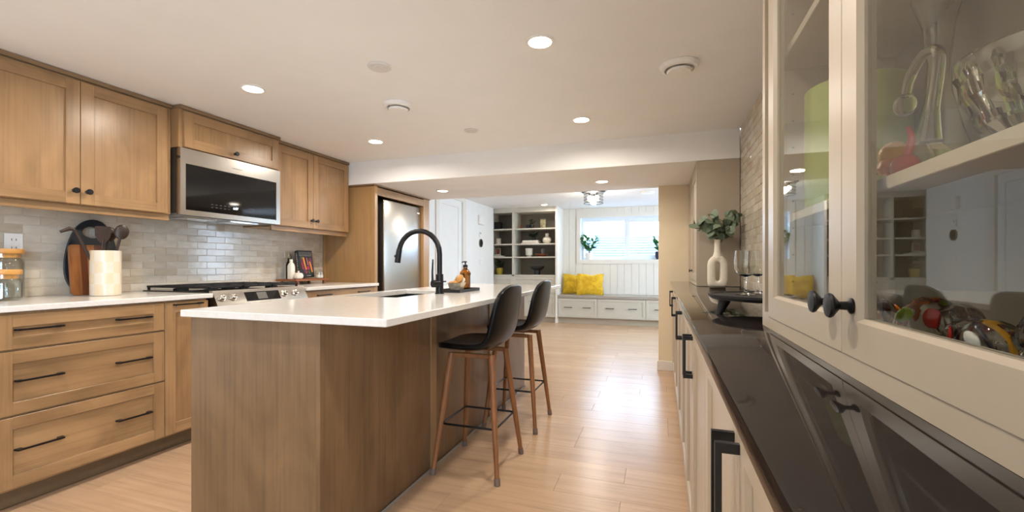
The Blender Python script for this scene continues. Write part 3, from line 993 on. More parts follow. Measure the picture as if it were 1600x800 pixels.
mp = FR(IX0 + .019)
for i, (a, e) in enumerate(((1.32, 1.93), (1.935, 2.40), (2.405, 2.87), (2.875, 3.79))):
    d = wood_front('door', mp, t, a, e, .11, .875)
    knob(mp, d, e - .03 if i % 2 else a + .03, .835, .02, .010)

# counter top with the sink opening cut (one slab: outer and inner rings)
b = B()
b.ringprism([(-1.842, 1.264), (-.87, 1.264), (-.87, 3.97), (-1.842, 3.97)],
            [(-1.76, 2.13), (-1.40, 2.13), (-1.40, 2.80), (-1.76, 2.80)], .886, .914, lambda u, v, w: (u, v, w))
bmesh.ops.bevel(b.bm, geom=[e for e in b.bm.edges if e.calc_length() > .01], offset=.0025, segments=1, affect='EDGES')
single('island_countertop', b, 'quartz', 'long white quartz island countertop with overhang at the stools', 'countertop', (-1.35, 2.6, .886))
t = thing('sink', 'black undermount sink let into the island countertop', 'sink', (-1.58, 2.465, .66))
b = B()
rs = []
for (u0, u1, v0, v1), z in (((-1.79, -1.37, 2.10, 2.83), .8855), ((-1.79, -1.37, 2.10, 2.83), .64), ((-1.775, -1.385, 2.115, 2.815), .65), ((-1.77, -1.39, 2.12, 2.81), .8855)):
    rs.append([b.bm.verts.new((u, v, z)) for u, v in ((u0, v0), (u1, v0), (u1, v1), (u0, v1))])
bb = rs
n = 4
for A_, B_ in ((0, 1), (2, 3), (3, 0)):
    for i in range(n):
        b.bm.faces.new((rs[A_][i], rs[A_][(i + 1) % n], rs[B_][(i + 1) % n], rs[B_][i]))
b.bm.faces.new(rs[1]); b.bm.faces.new(rs[2])
obj('basin', b, 'black_matte', t)
obj('drain', B().lathe([(.045, .6505), (.045, .653), (.03, .654)], (-1.58, 2.465, 0), 20), 'chrome', t)

# faucet
fx, fy = -1.324, 2.494
t = thing('faucet', 'matte black gooseneck faucet beside the island sink', 'faucet', (fx, fy, .9145))
obj('base', B().lathe([(.029, .9145), (.029, .920), (.0245, .922), (.0235, 1.035), (.019, 1.039)], (fx, fy, 0), 24), 'black', t)
pts = [(fx, fy, 1.038), (fx, fy, 1.10), (fx, fy, 1.165)]
for i in range(1, 13):
    a = PI * .93 * i / 12
    pts.append((fx - .148 + .148 * math.cos(a), fy, 1.165 + .148 * math.sin(a)))
lx, ly, lz = pts[-1]
obj('neck', B().tube(pts, .0165, 14), 'black', t)
dv = Vector((-.17, 0, -1)).normalized()
p0 = Vector((lx, ly, lz))
sp = obj('spray_head', B().lathe([(.0165, 0), (.0185, .004), (.0185, .05), (.0195, .085), (.019, .088)], p0, 18, dv), 'black', t)
obj('button', B().cyl(p0 + dv * .045 + Vector((-.017, 0, 0)), p0 + dv * .045 + Vector((-.026, 0, 0)), .011, .009, 12), 'black', sp)
obj('valve', B().lathe([(.021, -.012), (.023, .0), (.023, .045), (.021, .048)], (fx - .0, fy - .010, .978), 20, (-.55, -.83, 0)), 'black', t)
obj('lever', B().tube([(fx - .025, fy - .045, .985), (fx - .026, fy - .046, 1.05), (fx - .020, fy - .05, 1.13)], [.0075, .006, .0045], 8), 'black', t)
obj('spray_toggle', B().cyl((fx + .0235, fy, .99), (fx + .045, fy, .992), .004, .004, 8), 'black', t)

# tray with soap and bowl
t = thing('tray', 'black rectangular tray on the island beside the faucet', 'tray', (-1.31, 2.75, .9145))
obj('base', B().box(-1.405, 2.60, .9145, -1.235, 2.93, .920), 'black_matte', t)
obj('rim', B().ringprism(rect(-1.405, -1.235, 2.60, 2.93), rect(-1.399, -1.241, 2.606, 2.924), .9203, .934, lambda u, v, w: (u, v, w)), 'black_matte', t)
zt = .9206
t = thing('soap_bottle', 'amber glass soap bottle with black pump on the tray', 'bottle', (-1.315, 2.86, zt))
obj('bottle', B().lathe([(.032, 0), (.036, .004), (.036, .10), (.040, .112), (.037, .125), (.022, .142), (.015, .148), (.015, .158)], (-1.315, 2.86, zt), 24), 'amber', t)
pu = obj('pump', B().lathe([(.017, .1585), (.017, .172), (.013, .176), (.005, .178), (.005, .192), (.012, .193), (.012, .200), (.002, .202)], (-1.315, 2.86, zt), 16), 'black', t)
obj('spout', B().tube([(-1.315, 2.86, zt + .197), (-1.335, 2.86, zt + .197), (-1.342, 2.86, zt + .192)], .004, 8), 'black', pu)
t = thing('bowl', 'small faceted silver bowl on the black tray', 'bowl', (-1.305, 2.70, zt))
b = B().lathe([(.042, 0), (.062, .05), (.066, .056), (.064, .056), (.058, .048), (.038, .004)], (-1.305, 2.70, zt), 9)
obj('shell', b, 'silver', t, ang=10)
t = thing('scrub_brush', 'round wooden dish brush propped in the silver bowl', 'brush', (-1.30, 2.72, zt + .05))
bb_ = B().lathe([(.001, 0), (.025, .002), (.034, .010), (.034, .02), (.02, .028), (.001, .03)], (-1.290, 2.725, zt + .072), 20, (-.3, -.75, .55))
obj('head', bb_, 'bamboo', t)
obj('bristles', B().lathe([(.028, 0), (.030, -.014)], (-1.290, 2.725, zt + .0715), 16, (-.3, -.75, .55)), 'paper', t)
single('sponge', B().ball((-1.325, 2.69, zt + .048), .036, 14, 9, (1, 1, .6)), 'bamboo', 'round natural sponge lying in the silver bowl', 'sponge', (-1.325, 2.69, zt + .04))

# bar stools
def stool():
    t = thing('bar_stool', '', 'stool', (0, 0, 0), 'black leather bar stools at the island')
    # shell as a surface: profile from front edge to back top
    prof = [(-.188, .640), (-.174, .648), (-.136, .652), (-.08, .650), (-.02, .645), (.05, .642), (.105, .650), (.145, .675), (.170, .715), (.185, .765), (.196, .825), (.204, .885), (.211, .935), (.215, .968), (.217, .99)]
    halfw = [.105, .150, .185, .205, .212, .214, .214, .212, .212, .212, .210, .202, .182, .142, .075]
    curl = [.002, .004, .008, .013, .018, .025, .030, .034, .036, .036, .034, .030, .024, .014, .004]
    nU, nV = len(prof), 13
    b = B()
    g = []
    for i, (px, pz) in enumerate(prof):
        q0, q1 = prof[max(0, i - 1)], prof[min(nU - 1, i + 1)]
        tx, tz = q1[0] - q0[0], q1[1] - q0[1]
        L = math.hypot(tx, tz)
        nx, nz = -tz / L, tx / L
        row = []
        for j in range(nV):
            s_ = -1 + 2 * j / (nV - 1)
            k = abs(s_) ** 2.4 * curl[i]
            row.append(b.bm.verts.new((px + nx * k, halfw[i] * math.sin(s_ * PI / 2) * .35 + halfw[i] * s_ * .65, pz + nz * k)))
        g.append(row)
    for i in range(nU - 1):
        for j in range(nV - 1):
            b.bm.faces.new((g[i][j], g[i][j + 1], g[i + 1][j + 1], g[i + 1][j]))
    sh = obj('seat_shell', b, 'leather', t, ang=180)
    so = sh.modifiers.new('thick', 'SOLIDIFY'); so.thickness = .03; so.offset = -1
    sb = sh.modifiers.new('round', 'SUBSURF'); sb.levels = 2; sb.render_levels = 2
    rim = [v.co.copy() for v in []]
    for sx in (-1, 1):
        for sy in (-1, 1):
            ft = Vector((sx * .180, sy * .198, .0))
            tp = Vector((sx * .115, sy * .108, .625))
            lg = obj('leg', B().tube([ft.lerp(tp, .03), ft.lerp(tp, .5), tp], [.0115, .0155, .0175], 12), 'beech_leg', t)
            obj('leg_cap', B().tube([ft, ft.lerp(tp, .055)], [.0155, .0150], 12), 'sock', lg, 'grey felt sock')
    for sy in (-1, 1):
        obj('seat_bearer', B().box(-.115, sy * .108 - .011, .606, .115, sy * .108 + .011, .628, .003), 'beech_leg', t)
    q = .150
    ringp = []
    for cx2, cy2, a0 in ((q, q, 0), (-q, q, PI / 2), (-q, -q, PI), (q, -q, 3 * PI / 2)):
        for i in range(4):
            a = a0 + PI / 2 * i / 3
            ringp.append((cx2 - .02 * (1 if cx2 > 0 else -1) + .02 * math.cos(a), cy2 - .02 * (1 if cy2 > 0 else -1) + .02 * math.sin(a), .255))
    obj('footrest', B().tube(ringp, .0058, 8, 0, True), 'black', t)
    return t
s0 = stool()
s0['label'] = 'nearer black leather bar stool on brown wooden legs at the island'
s0.location = (-.953, 2.255, 0.0005)
dup(s0, (-.955, 2.963, 0.0005), 'farther black leather bar stool behind the first one')

# ------------------------------------------------------------------ right run: base units, counter, pantry, hutch
XF = .123       # carcass front
CTR = .928
segs = [(.21, 1.205), (1.205, 2.115), (2.115, 3.10), (3.10, 4.14), (4.14, 4.855)]
names = ['nearest greige base cabinet under the dark counter', 'greige base cabinet second from the camera under dark counter', 'greige base cabinet in the middle of the dark counter run',
         'greige base cabinet fourth along, below the white vase', 'farthest greige base cabinet, beside the cream wall end']
mp = FR(XF)
for i, ((a, e), nm) in enumerate(zip(segs, names)):
    t = thing('base_cabinet', nm, 'cabinet', (.35, (a + e) / 2, 0), 'greige base cabinets under the dark counter')
    obj('body', B().box(XF, a + .0005, .10, .57, e - .0005, .895), 'paint', t)
    obj('toe_kick', B().box(.135, a, 0, .57, e, .0995), 'kick_paint', t)
    m_ = {0: .712, 1: 1.70, 2: 2.55, 3: 3.68, 4: 4.57}[i]
    for (u0, u1, pu) in ((a + .002, m_ - .0015, m_ - .024), (m_ + .0015, e - .002, m_ + .024)):
        d = paint_front('door', mp, t, u0, u1, .103, .888, .06, .02)
        bar_pull(mp, d, pu, .770, .02, .148, False, .032, .009)
single('countertop', B().box(.083, .05, .898, .5715, 4.868, CTR, .003, 2), 'dark_quartz', 'long dark polished stone countertop on the greige cabinets', 'countertop', (.33, 2.4, .898))
t = thing('base_cabinet', 'greige end base cabinet beside the camera under the counter', 'cabinet', (.35, .13, 0), 'greige base cabinets under the dark counter')
obj('body', B().box(XF, .055, .10, .57, .2095, .895), 'paint', t)
obj('toe_kick', B().box(.135, .055, 0, .57, .2095, .0995), 'kick_paint', t)

# pantry cupboard on the counter
t = thing('pantry_cabinet', 'tall greige cupboard with two doors standing on the dark counter', 'cabinet', (.42, 4.33, CTR))
obj('body', B().box(.28, 3.80, CTR + .0005, .571, 4.866, BZ - .002, .001), 'paint', t)
obj('top_band', B().box(.2785, 3.797, 1.855, .571, 3.7998, BZ - .002), 'paint', t)
for (a, e, k) in ((3.804, 4.331, 4.30), (4.335, 4.862, 4.366)):
    d = paint_front('door', FR(.2795), t, a, e, CTR + .035, 1.865, .06, .019)
    knob(FR(.2795), d, k, 1.045, .019, .014, .026)
obj('base_rail', B().box(.262, 3.804, CTR + .0008, .2793, 4.862, CTR + .033), 'paint', t)
obj('crown', B().box(.262, 3.797, 1.867, .2793, 4.862, BZ - .002, .002), 'paint', t)

# glass hutch
HX, HY0, HY1 = .2656, .235, 1.393
D = .022
t = thing('hutch', 'greige display hutch with two glass doors on the dark counter', 'hutch', (.42, .81, CTR))
z0 = CTR + .0005
obj('side_panel', B().box(HX + D, HY1 - .02, z0, .5715, HY1, CTR + 1.215), 'paint', t)
obj('side_panel', B().box(HX + D, HY0, z0, .5715, HY0 + .02, CTR + 1.215), 'paint', t)
obj('back_panel', B().box(.560, HY0 + .0205, z0, .5715, HY1 - .0205, CTR + 1.215), 'paint_shade', t)
obj('floor_panel', B().box(HX + D, HY0 + .0205, z0, .5595, HY1 - .0205, .965), 'paint_shade', t)
obj('top_panel', B().box(HX + D, HY0 + .0205, 2.115, .5595, HY1 - .0205, 2.1465), 'paint', t)
obj('shelf', B().box(.297, HY0 + .021, 1.200, .5595, HY1 - .021, 1.2185, .001), 'paint', t)
obj('shelf', B().box(.297, HY0 + .021, 1.620, .5595, HY1 - .021, 1.6385, .001), 'paint', t)
obj('face_frame', B().ringprism(rect(HY0, HY1, z0, 2.1465), rect(HY0 + .03, HY1 - .03, .968, 2.10), 0, D - .0005, FR(HX + D)), 'paint', t)
# inset doors, nearly flush with the frame
dd = FR(HX + .0205)
YS = .813
for (a, e, k) in ((YS + .0012, 1.3105, .848), (.3155, YS - .0012, .772)):
    f = paint_front('door', dd, t, a, e, .9590, 2.095, .0535, .0225, 'paint', False)
    obj('glass_pane', B().box(HX + .010, a + .0592, 1.0185, HX + .0135, e - .0592, 2.0355), 'cab_pane', f)
    kb = B().lathe([(.0115, 0), (.0115, .003), (.0065, .006), (.006, .016), (.012, .021), (.0175, .0255), (.0185, .0285), (.017, .0315), (.002, .033)], (HX - .0022, k, 1.0345), 24, (-1, 0, 0))
    obj('knob', kb, 'black', f)
b = B()
for y in (HY1 - .0206,):
    for k in range(14):
        for x in (.335, .52):
            b.cyl((x, y - .0008, 1.05 + k * .072), (x, y + .0003, 1.05 + k * .072), .0028, .0028, 8)
o = obj('peg_holes', b, 'elec', t); o['kind'] = 'stuff'

# contents of the hutch
ZS, ZF = 1.2190, .9655
t = thing('green_vase', 'tall lime green glass cylinder vase in the hutch', 'vase', (.425, 1.225, ZS))
obj('body', B().lathe([(.098, 0), (.100, .006), (.100, .285), (.097, .288), (.094, .285), (.094, .01)], (.425, 1.225, ZS), 40), 'green_glass', t)
t = thing('swan_figurine', 'clear blown glass swan with curved neck on the hutch shelf', 'figurine', (.425, .955, ZS))
bx, by = .425, .955
obj('body', B().ball((bx, by, ZS + .040), .047, 18, 10, (.8, 1.1, .85)), 'crystal', t)
obj('neck', B().tube([(bx, by - .03, ZS + .07), (bx, by - .035, ZS + .12), (bx, by - .05, ZS + .18), (bx, by - .045, ZS + .205), (bx, by - .01, ZS + .215), (bx, by + .03, ZS + .195), (bx, by + .045, ZS + .165)], [.014, .008, .0075, .0075, .0075, .0075, .006], 12, 5), 'crystal', t)
obj('head', B().ball((bx, by + .047, ZS + .155), .016, 12, 8, (1, 1, 1.2)), 'crystal', t)
t.scale = (1.1, 1.1, 1.1)
t = thing('glass_decanter', 'tall clear glass decanter with flared lip behind the swan', 'decanter', (.50, 1.06, ZS))
obj('body', B().lathe([(.04, 0), (.052, .01), (.054, .06), (.035, .13), (.020, .20), (.017, .26), (.024, .33), (.042, .39), (.040, .39), (.022, .33), (.015, .26), (.018, .20), (.033, .13), (.052, .06), (.05, .014)], (.50, 1.06, ZS), 28), 'crystal', t)
t = thing('crystal_bowl', 'cut crystal bowl with starburst facets on the hutch shelf', 'bowl', (.415, .655, ZS))
b = B()
rs = []
lv = [(.045, 0), (.052, .012)] + [(.052 + .034 * math.sin(k / 10 * PI / 2), .012 + .098 * k / 10) for k in range(1, 11)] + [(.087, .118), (.082, .118), (.074, .08), (.062, .04), (.045, .022), (.01, .02)]
for k, (r, z) in enumerate(lv):
    row = []
    for i in range(64):
        a = 2 * PI * i / 64
        w_ = .0045 * math.cos(8 * a + k * .9) * math.cos(8 * a - k * .9) if 1 < k < 11 else 0
        row.append(b.bm.verts.new((.42 + (r + w_) * math.cos(a), .655 + (r + w_) * math.sin(a), ZS + z)))
    rs.append(row)
b.skin(rs)
obj('body', b, 'crystal', t, ang=15)
t = thing('glass_bird', 'orange and yellow glass bird figurine on the hutch shelf', 'figurine', (.345, .848, ZS))
obj('body', B().lathe([(.018, .018), (.024, .026), (.022, .034), (.018, .04)], (.345, .848, ZS), 20), 'toy_o', t)
obj('dome', B().ball((.345, .848, ZS + .047), .021, 16, 10), 'toy_y', t)
obj('foot', B().lathe([(.014, 0), (.010, .017)], (.345, .848, ZS), 14), 'toy_r', t)
t = thing('red_glass_figurine', 'small red glass figurine beside the orange one', 'figurine', (.335, .792, ZS))
obj('body', B().ball((.335, .792, ZS + .018), .018, 14, 9, (1, 1, 1)), 'toy_r', t)
obj('tail', B().tube([(.335, .790, ZS + .03), (.340, .786, ZS + .055), (.340, .796, ZS + .075)], [.006, .005, .003], 8, 3), 'toy_r', t)
t = thing('glass_paperweight', 'round navy glass bead figure at the far end of the shelf', 'figurine', (.335, .912, ZS))
obj('bead', B().ball((.335, .912, ZS + .030), .012, 12, 8), 'navy', t)
obj('stand', B().lathe([(.011, 0), (.007, .017)], (.335, .912, ZS), 10), 'toy_r', t)

def elephant(label, x, y, s, rz, spots):
    t = thing('glass_elephant', label, 'figurine', (0, 0, 0), 'glass elephants on the hutch floor')
    obj('body', B().ball((0, 0, .055), .046, 18, 12, (.75, 1.15, .95)), 'fig_glass', t)
    obj('head', B().ball((0, .052, .062), .030, 14, 10), 'fig_glass', t)
    obj('trunk', B().tube([(0, .075, .065), (0, .094, .05), (0, .098, .028), (0, .104, .012)], [.013, .011, .009, .007], 10, 3), 'fig_glass', t)
    for sx in (-1, 1):
        for sy in (-1, 1):
            obj('leg', B().tube([(sx * .02, sy * .03, .001), (sx * .02, sy * .028, .04)], [.013, .015], 10), 'fig_glass', t)
        ear = B().ball((0, 0, 0), 1, 14, 8)
        bmesh.ops.transform(ear.bm, matrix=Matrix.Translation((sx * .030, .040, .066)) @ Matrix.Rotation(sx * .5, 4, 'Z') @ Matrix.Diagonal((.0035, .013, .017, 1)), verts=ear.bm.verts[:])
        obj('ear', ear, spots[0], t)
        sp_ = B().ball((0, 0, 0), 1, 14, 8)
        bmesh.ops.transform(sp_.bm, matrix=Matrix.Translation((sx * .034, -.012, .066)) @ Matrix.Rotation(.5, 4, 'X') @ Matrix.Diagonal((.004, .019, .012, 1)), verts=sp_.bm.verts[:])
        obj('spot', sp_, spots[1], t)
    for k in range(3):
        obj('streak', B().tube([(-.02 + .02 * k, -.045, .04), (-.024 + .024 * k, -.02, .075), (-.01 + .012 * k, .015, .088)], [.002, .004, .003], 6, 3), spots[2 + k % 2], t)
    t.location = (x, y, ZF)
    t.rotation_euler = (0, 0, rz)
    t.scale = (s, s, s)
    return t
elephant('farthest glass elephant with orange streaks in the hutch', .345, .915, .78, .1, ('toy_o', 'toy_o', 'toy_o', 'navy'))
elephant('glass elephant with lime green spot in the hutch', .365, .792, .85, -2.9, ('redspot', 'lime', 'toy_o', 'redspot'))
elephant('small glass elephant with white spot and red ears', .345, .632, .70, .1, ('redspot', 'whitespot', 'navy', 'toy_y'))
elephant('largest glass elephant with white oval spot near the camera', .365, .519, .96, .1, ('bluespot', 'whitespot', 'redspot', 'toy_y'))
elephant('nearest glass elephant with red and blue ears', .345, .368, .82, .1, ('bluespot', 'redspot', 'redspot', 'toy_o'))

# vase with eucalyptus
vx, vy = .397, 3.655
zc = CTR + .0005
t = thing('vase', 'white ceramic vase with a long oval hole on dark counter', 'vase', (vx, vy, zc))
b = B()
outp, innp = [], []
sil = [(.055, 0), (.066, .012), (.070, .04), (.070, .17), (.064, .20), (.045, .225), (.028, .25), (.022, .28), (.021, .345)]
right = [(w_, h_) for w_, h_ in sil]
outer = right + [(-w_, h_) for w_, h_ in reversed(right)]
# front and back profiles pushed out to a rounded section
hole = [(.015 * math.cos(a), .116 + .015 * math.sin(a) + (.052 if math.sin(a) > 0 else -.052)) for a in [2 * PI * (i + .5) / 18 for i in range(18)]]
def lerp_ring(P, n):
    L = [0]
    for p, q in zip(P, P[1:] + P[:1]):
        L.append(L[-1] + math.dist(p, q))
    o_ = []
    for k in range(n):
        d_ = L[-1] * k / n
        for i in range(len(P)):
            if L[i] <= d_ <= L[i + 1]:
                f_ = (d_ - L[i]) / max(1e-9, L[i + 1] - L[i])
                p, q = P[i], P[(i + 1) % len(P)]
                o_.append((p[0] + (q[0] - p[0]) * f_, p[1] + (q[1] - p[1]) * f_))
                break
    return o_
nn = 56
# start both rings at matching angle about the hole centre
def byang(P):
    P = lerp_ring(P, 400)
    c_ = (0, .113)
    o_ = []
    for k in range(nn):
        a = -PI + 2 * PI * k / nn
        best = min(P, key=lambda p: abs(math.atan2(math.sin(math.atan2((p[1] - c_[1]), p[0]) - a), math.cos(math.atan2((p[1] - c_[1]), p[0]) - a))) + .0)
        o_.append(best)
    return o_
bodyo = byang([(w_, h_) for w_, h_ in right[:6]] + [(.030, .238), (-.030, .238)] + [(-w_, h_) for w_, h_ in reversed(right[:6])])
holei = byang(hole)
rings_ = []
K = 14
for k in range(K):
    a = 2 * PI * k / K
    f_ = .5 + .5 * math.copysign(abs(math.cos(a)) ** .55, math.cos(a))          # 1 at the outer silhouette, 0 at the hole
    d_ = .036 * math.copysign(abs(math.sin(a)) ** .8, math.sin(a))
    rings_.append([b.bm.verts.new((vx + p[0] * f_ + q[0] * (1 - f_), vy + d_, zc + max(.0003, p[1] * f_ + q[1] * (1 - f_)))) for p, q in zip(bodyo, holei)])
b.skin(rings_, False, True)
obj('body', b, 'ceramic_matte', t, ang=60)
obj('neck', B().lathe([(.040, .218), (.031, .240), (.024, .265), (.0215, .30), (.0215, .352), (.0235, .358), (.019, .357), (.018, .30)], (vx, vy, zc), 24), 'ceramic_matte', t, ang=60)
t = thing('eucalyptus_bouquet', 'bunch of grey green eucalyptus stems in the white vase', 'plant', (vx, vy, zc + .35))
RL = random.Random(4)
lm = []
for k in range(3):
    b = B()
    c0 = b.bm.verts.new((0, 0, 0))
    rr_ = [b.bm.verts.new((.5 + .5 * math.cos(a) * (1.0 if k else .95), (.48 + .05 * k) * math.sin(a), -.10 * math.cos(a) ** 2 + .06 * math.sin(a) ** 2)) for a in [2 * PI * i / 12 for i in range(12)]]
    cc = b.bm.verts.new((.5, 0, .02))
    for i in range(12):
        b.bm.faces.new((cc, rr_[i], rr_[(i + 1) % 12]))
    b.bm.verts.remove(c0)
    lm.append(finish('leaf', b, M['leaf_e'], ang=180))
top = Vector((vx, vy, zc + .345))
for s_ in range(15):
    a = 2 * PI * s_ / 15 + RL.uniform(-.2, .2)
    tilt = RL.uniform(.3, 1.45)
    Ls = RL.uniform(.13, .21)
    if s_ == 0:
        a, tilt, Ls = .1, .75, .25
    dirv = Vector((math.cos(a) * math.sin(tilt), math.sin(a) * math.sin(tilt) * .75, math.cos(tilt)))
    p1 = top + Vector((0, 0, .03)) + dirv * Ls * .5 + Vector((0, 0, .02))
    p2 = top + Vector((0, 0, .03)) + dirv * Ls
    if p2.x > .545: p2.x = .545
    if p2.y > 3.775: p2.y = 3.775
    obj('stem', B().tube([top + Vector((0, 0, -.1)), top, p1, p2], [.002, .002, .0017, .001], 5, 3), 'stem', t)
    for k in range(9):
        f_ = .22 + .78 * k / 8
        base = top.lerp(p1, f_ * 2) if f_ < .5 else p1.lerp(p2, f_ * 2 - 1)
        az = RL.uniform(0, 2 * PI)
        sz = RL.uniform(.045, .066)
        dx, dy = math.cos(az) * sz, math.sin(az) * sz
        if base.x + dx > .56 or base.y + dy > 3.785:
            az += PI
        o = inst(lm[k % 3], 'leaf', base, t, (RL.uniform(-1.5, 1.5), RL.uniform(-1.0, .8), az))
        o.scale = (sz, sz, sz)

# pedestal tray and wine glasses
tx, ty = .345, 1.64
t = thing('footed_tray', 'round black footed tray with wine glasses on dark counter', 'tray', (tx, ty, zc))
obj('plate', B().lathe([(.15, .050), (.185, .054), (.195, .062), (.196, .069), (.189, .070), (.185, .065), (.01, .064)], (tx, ty, zc), 48), 'black_matte', t)
for a in (PI * 1.02, PI * 1.02 + 2 * PI / 3, PI * 1.02 + 4 * PI / 3):
    c_, s_ = math.cos(a), math.sin(a)
    obj('foot', B().tube([(tx + .165 * c_, ty + .165 * s_, zc), (tx + .145 * c_, ty + .145 * s_, zc + .0515)], [.010, .019], 14), 'black_matte', t)
def wineglass(label, x, y):
    t = thing('wine_glass', label, 'glass', (x, y, zc + .0652), 'wine glasses on the black tray')
    z = zc + .0652
    obj('foot', B().lathe([(.030, 0), (.031, .0015), (.012, .005), (.005, .010)], (x, y, z), 28), 'crystal', t)
    obj('stem', B().lathe([(.005, .0102), (.004, .03), (.0045, .052), (.008, .060)], (x, y, z), 14), 'crystal', t)
    obj('bowl', B().lathe([(.008, .0602), (.024, .070), (.034, .088), (.0355, .108), (.033, .132), (.0315, .150), (.0305, .150), (.032, .132), (.0345, .108), (.033, .089), (.023, .072), (.004, .064)], (x, y, z), 32, cap=True), 'crystal', t)
wineglass('nearest wine glass on the black footed tray', .268, 1.668)
wineglass('second wine glass on the tray, right of the nearest', .318, 1.742)
wineglass('wine glass half hidden behind the hutch edge', .352, 1.640)

# ------------------------------------------------------------------ ceiling fittings
def downlight(x, y, z, label, lit=True, power=LAMP_W, group='recessed lights in the ceilings'):
    t = thing('recessed_light', label, 'light', (x, y, z), group)
    obj('trim_ring', B().ringprism([(x + .068 * math.cos(a), y + .068 * math.sin(a)) for a in [2 * PI * i / 28 for i in range(28)]],
                              [(x + .055 * math.cos(a), y + .055 * math.sin(a)) for a in [2 * PI * i / 28 for i in range(28)]], z - .005, z - .0005, lambda u, v, w: (u, v, w)), 'white', t)
    obj('lens', B().lathe([(.0548, z - .0035), (.0548, z - .0008)], (x, y, 0), 28), 'lens' if lit else 'white', t)
    if lit:
        l = bpy.data.lights.new('downlight', 'AREA')
        l.shape = 'DISK'
        l.size = .10
        l.spread = 2.95
        l.energy = power
        l.color = LAMP_COL
        o = bpy.data.objects.new('lamp', l)
        COL.objects.link(o)
        o.parent = t
        o.location = (0, 0, -.012)
downlight(-.545, 2.025, CZ, 'lit recessed ceiling light nearest above the island')
downlight(-2.318, 2.015, CZ, 'lit recessed ceiling light in front of the left wall cabinets')
downlight(-2.313, 3.207, CZ, 'lit recessed ceiling light near the microwave and beam')
downlight(-.553, 3.206, CZ, 'lit recessed ceiling light by the beam above the stools')
downlight(-2.318, .825, CZ, 'lit recessed ceiling light left of the camera')
downlight(-.545, .825, CZ, 'lit recessed ceiling light above the camera aisle')
downlight(-2.304, 4.41, BZ, 'lit recessed light under the beam beside the refrigerator', power=LAMP_W * .7)
downlight(-.559, 4.424, BZ, 'lit recessed light under the beam by the walkway', power=LAMP_W * .7)
downlight(-2.05, 7.93, RZ, 'recessed light in front of the rear bookcase', power=LAMP_W * .35)
for (x, y, lab) in ((-1.64, 2.516, 'round white ceiling air vent over the island'), (.088, 2.491, 'round white ceiling air vent above the dark counter')):
    t = thing('ceiling_vent', lab, 'vent', (x, y, CZ), 'round air vents in the ceilings')
    obj('ring', B().lathe([(.098, CZ - .0005), (.100, CZ - .006), (.090, CZ - .024), (.076, CZ - .028), (.070, CZ - .018), (.070, CZ - .0006)], (x, y, 0), 32), 'white', t)
    obj('disc', B().lathe([(.060, CZ - .030), (.064, CZ - .034), (.058, CZ - .044), (.02, CZ - .047)], (x, y, 0), 28), 'white', t)
    obj('post', B().cyl((x, y, CZ - .0295), (x, y, CZ - .0285), .02, .02, 10), 'white', t)
t = thing('ceiling_vent', 'round white ceiling air vent in the rear room', 'vent', (-.2, 7.05, RZ), 'round air vents in the ceilings')
obj('ring', B().lathe([(.098, RZ - .0005), (.100, RZ - .006), (.085, RZ - .022), (.02, RZ - .030)], (-.2, 7.05, 0), 28), 'white', t)
for (x, y, r, lab) in ((-1.422, 2.005, .062, 'flat round white cover on the ceiling near the camera'), (-1.414, 3.181, .055, 'flat round white cover on the ceiling near the beam')):
    t = thing('ceiling_cover', lab, 'ceiling cover', (x, y, CZ), 'flat round ceiling covers')
    obj('plate', B().lathe([(r, CZ - .0005), (r, CZ - .004), (r * .9, CZ - .009), (r * .6, CZ - .010)], (x, y, 0), 28), 'cover', t)
    obj('centre_disc', B().lathe([(r * .55, CZ - .0102), (r * .52, CZ - .014)], (x, y, 0), 24), 'cover', t)
# flush mount fixture
x, y = -.98, 6.75
t = thing('ceiling_fixture', 'flush ceiling lamp with clear glass drum in the rear room', 'light', (x, y, RZ))
obj('canopy', B().lathe([(.175, RZ - .0005), (.18, RZ - .008), (.17, RZ - .022), (.05, RZ - .026)], (x, y, 0), 32), 'dark_plastic', t)
for k in range(4):
    z = RZ - .045 - k * .045
    pts = [(x + .145 * math.cos(2 * PI * i / 32), y + .145 * math.sin(2 * PI * i / 32), z) for i in range(32)]
    obj('glass_rib', B().tube(pts, .0035, 6, 0, True), 'black', t)
obj('glass_drum', B().lathe([(.14, RZ - .0265), (.14, RZ - .19), (.138, RZ - .19), (.138, RZ - .0265)], (x, y, 0), 32, cap=False), 'clear', t)
for k, (dx, dy) in enumerate(((-.055, -.03), (.055, -.03), (0, .06))):
    bl = obj('bulb', B().ball((x + dx, y + dy, RZ - .095), .032, 14, 10), 'bulb', t)
    obj('socket', B().cyl((x + dx, y + dy, RZ - .027), (x + dx, y + dy, RZ - .063), .014, .014, 10), 'black', bl)
l = bpy.data.lights.new('fixture_light', 'POINT'); l.energy = 28; l.color = LAMP_COL; l.shadow_soft_size = .05
lo = bpy.data.objects.new('lamp', l); COL.objects.link(lo); lo.parent = t; lo.location = (0, 0, -.12)

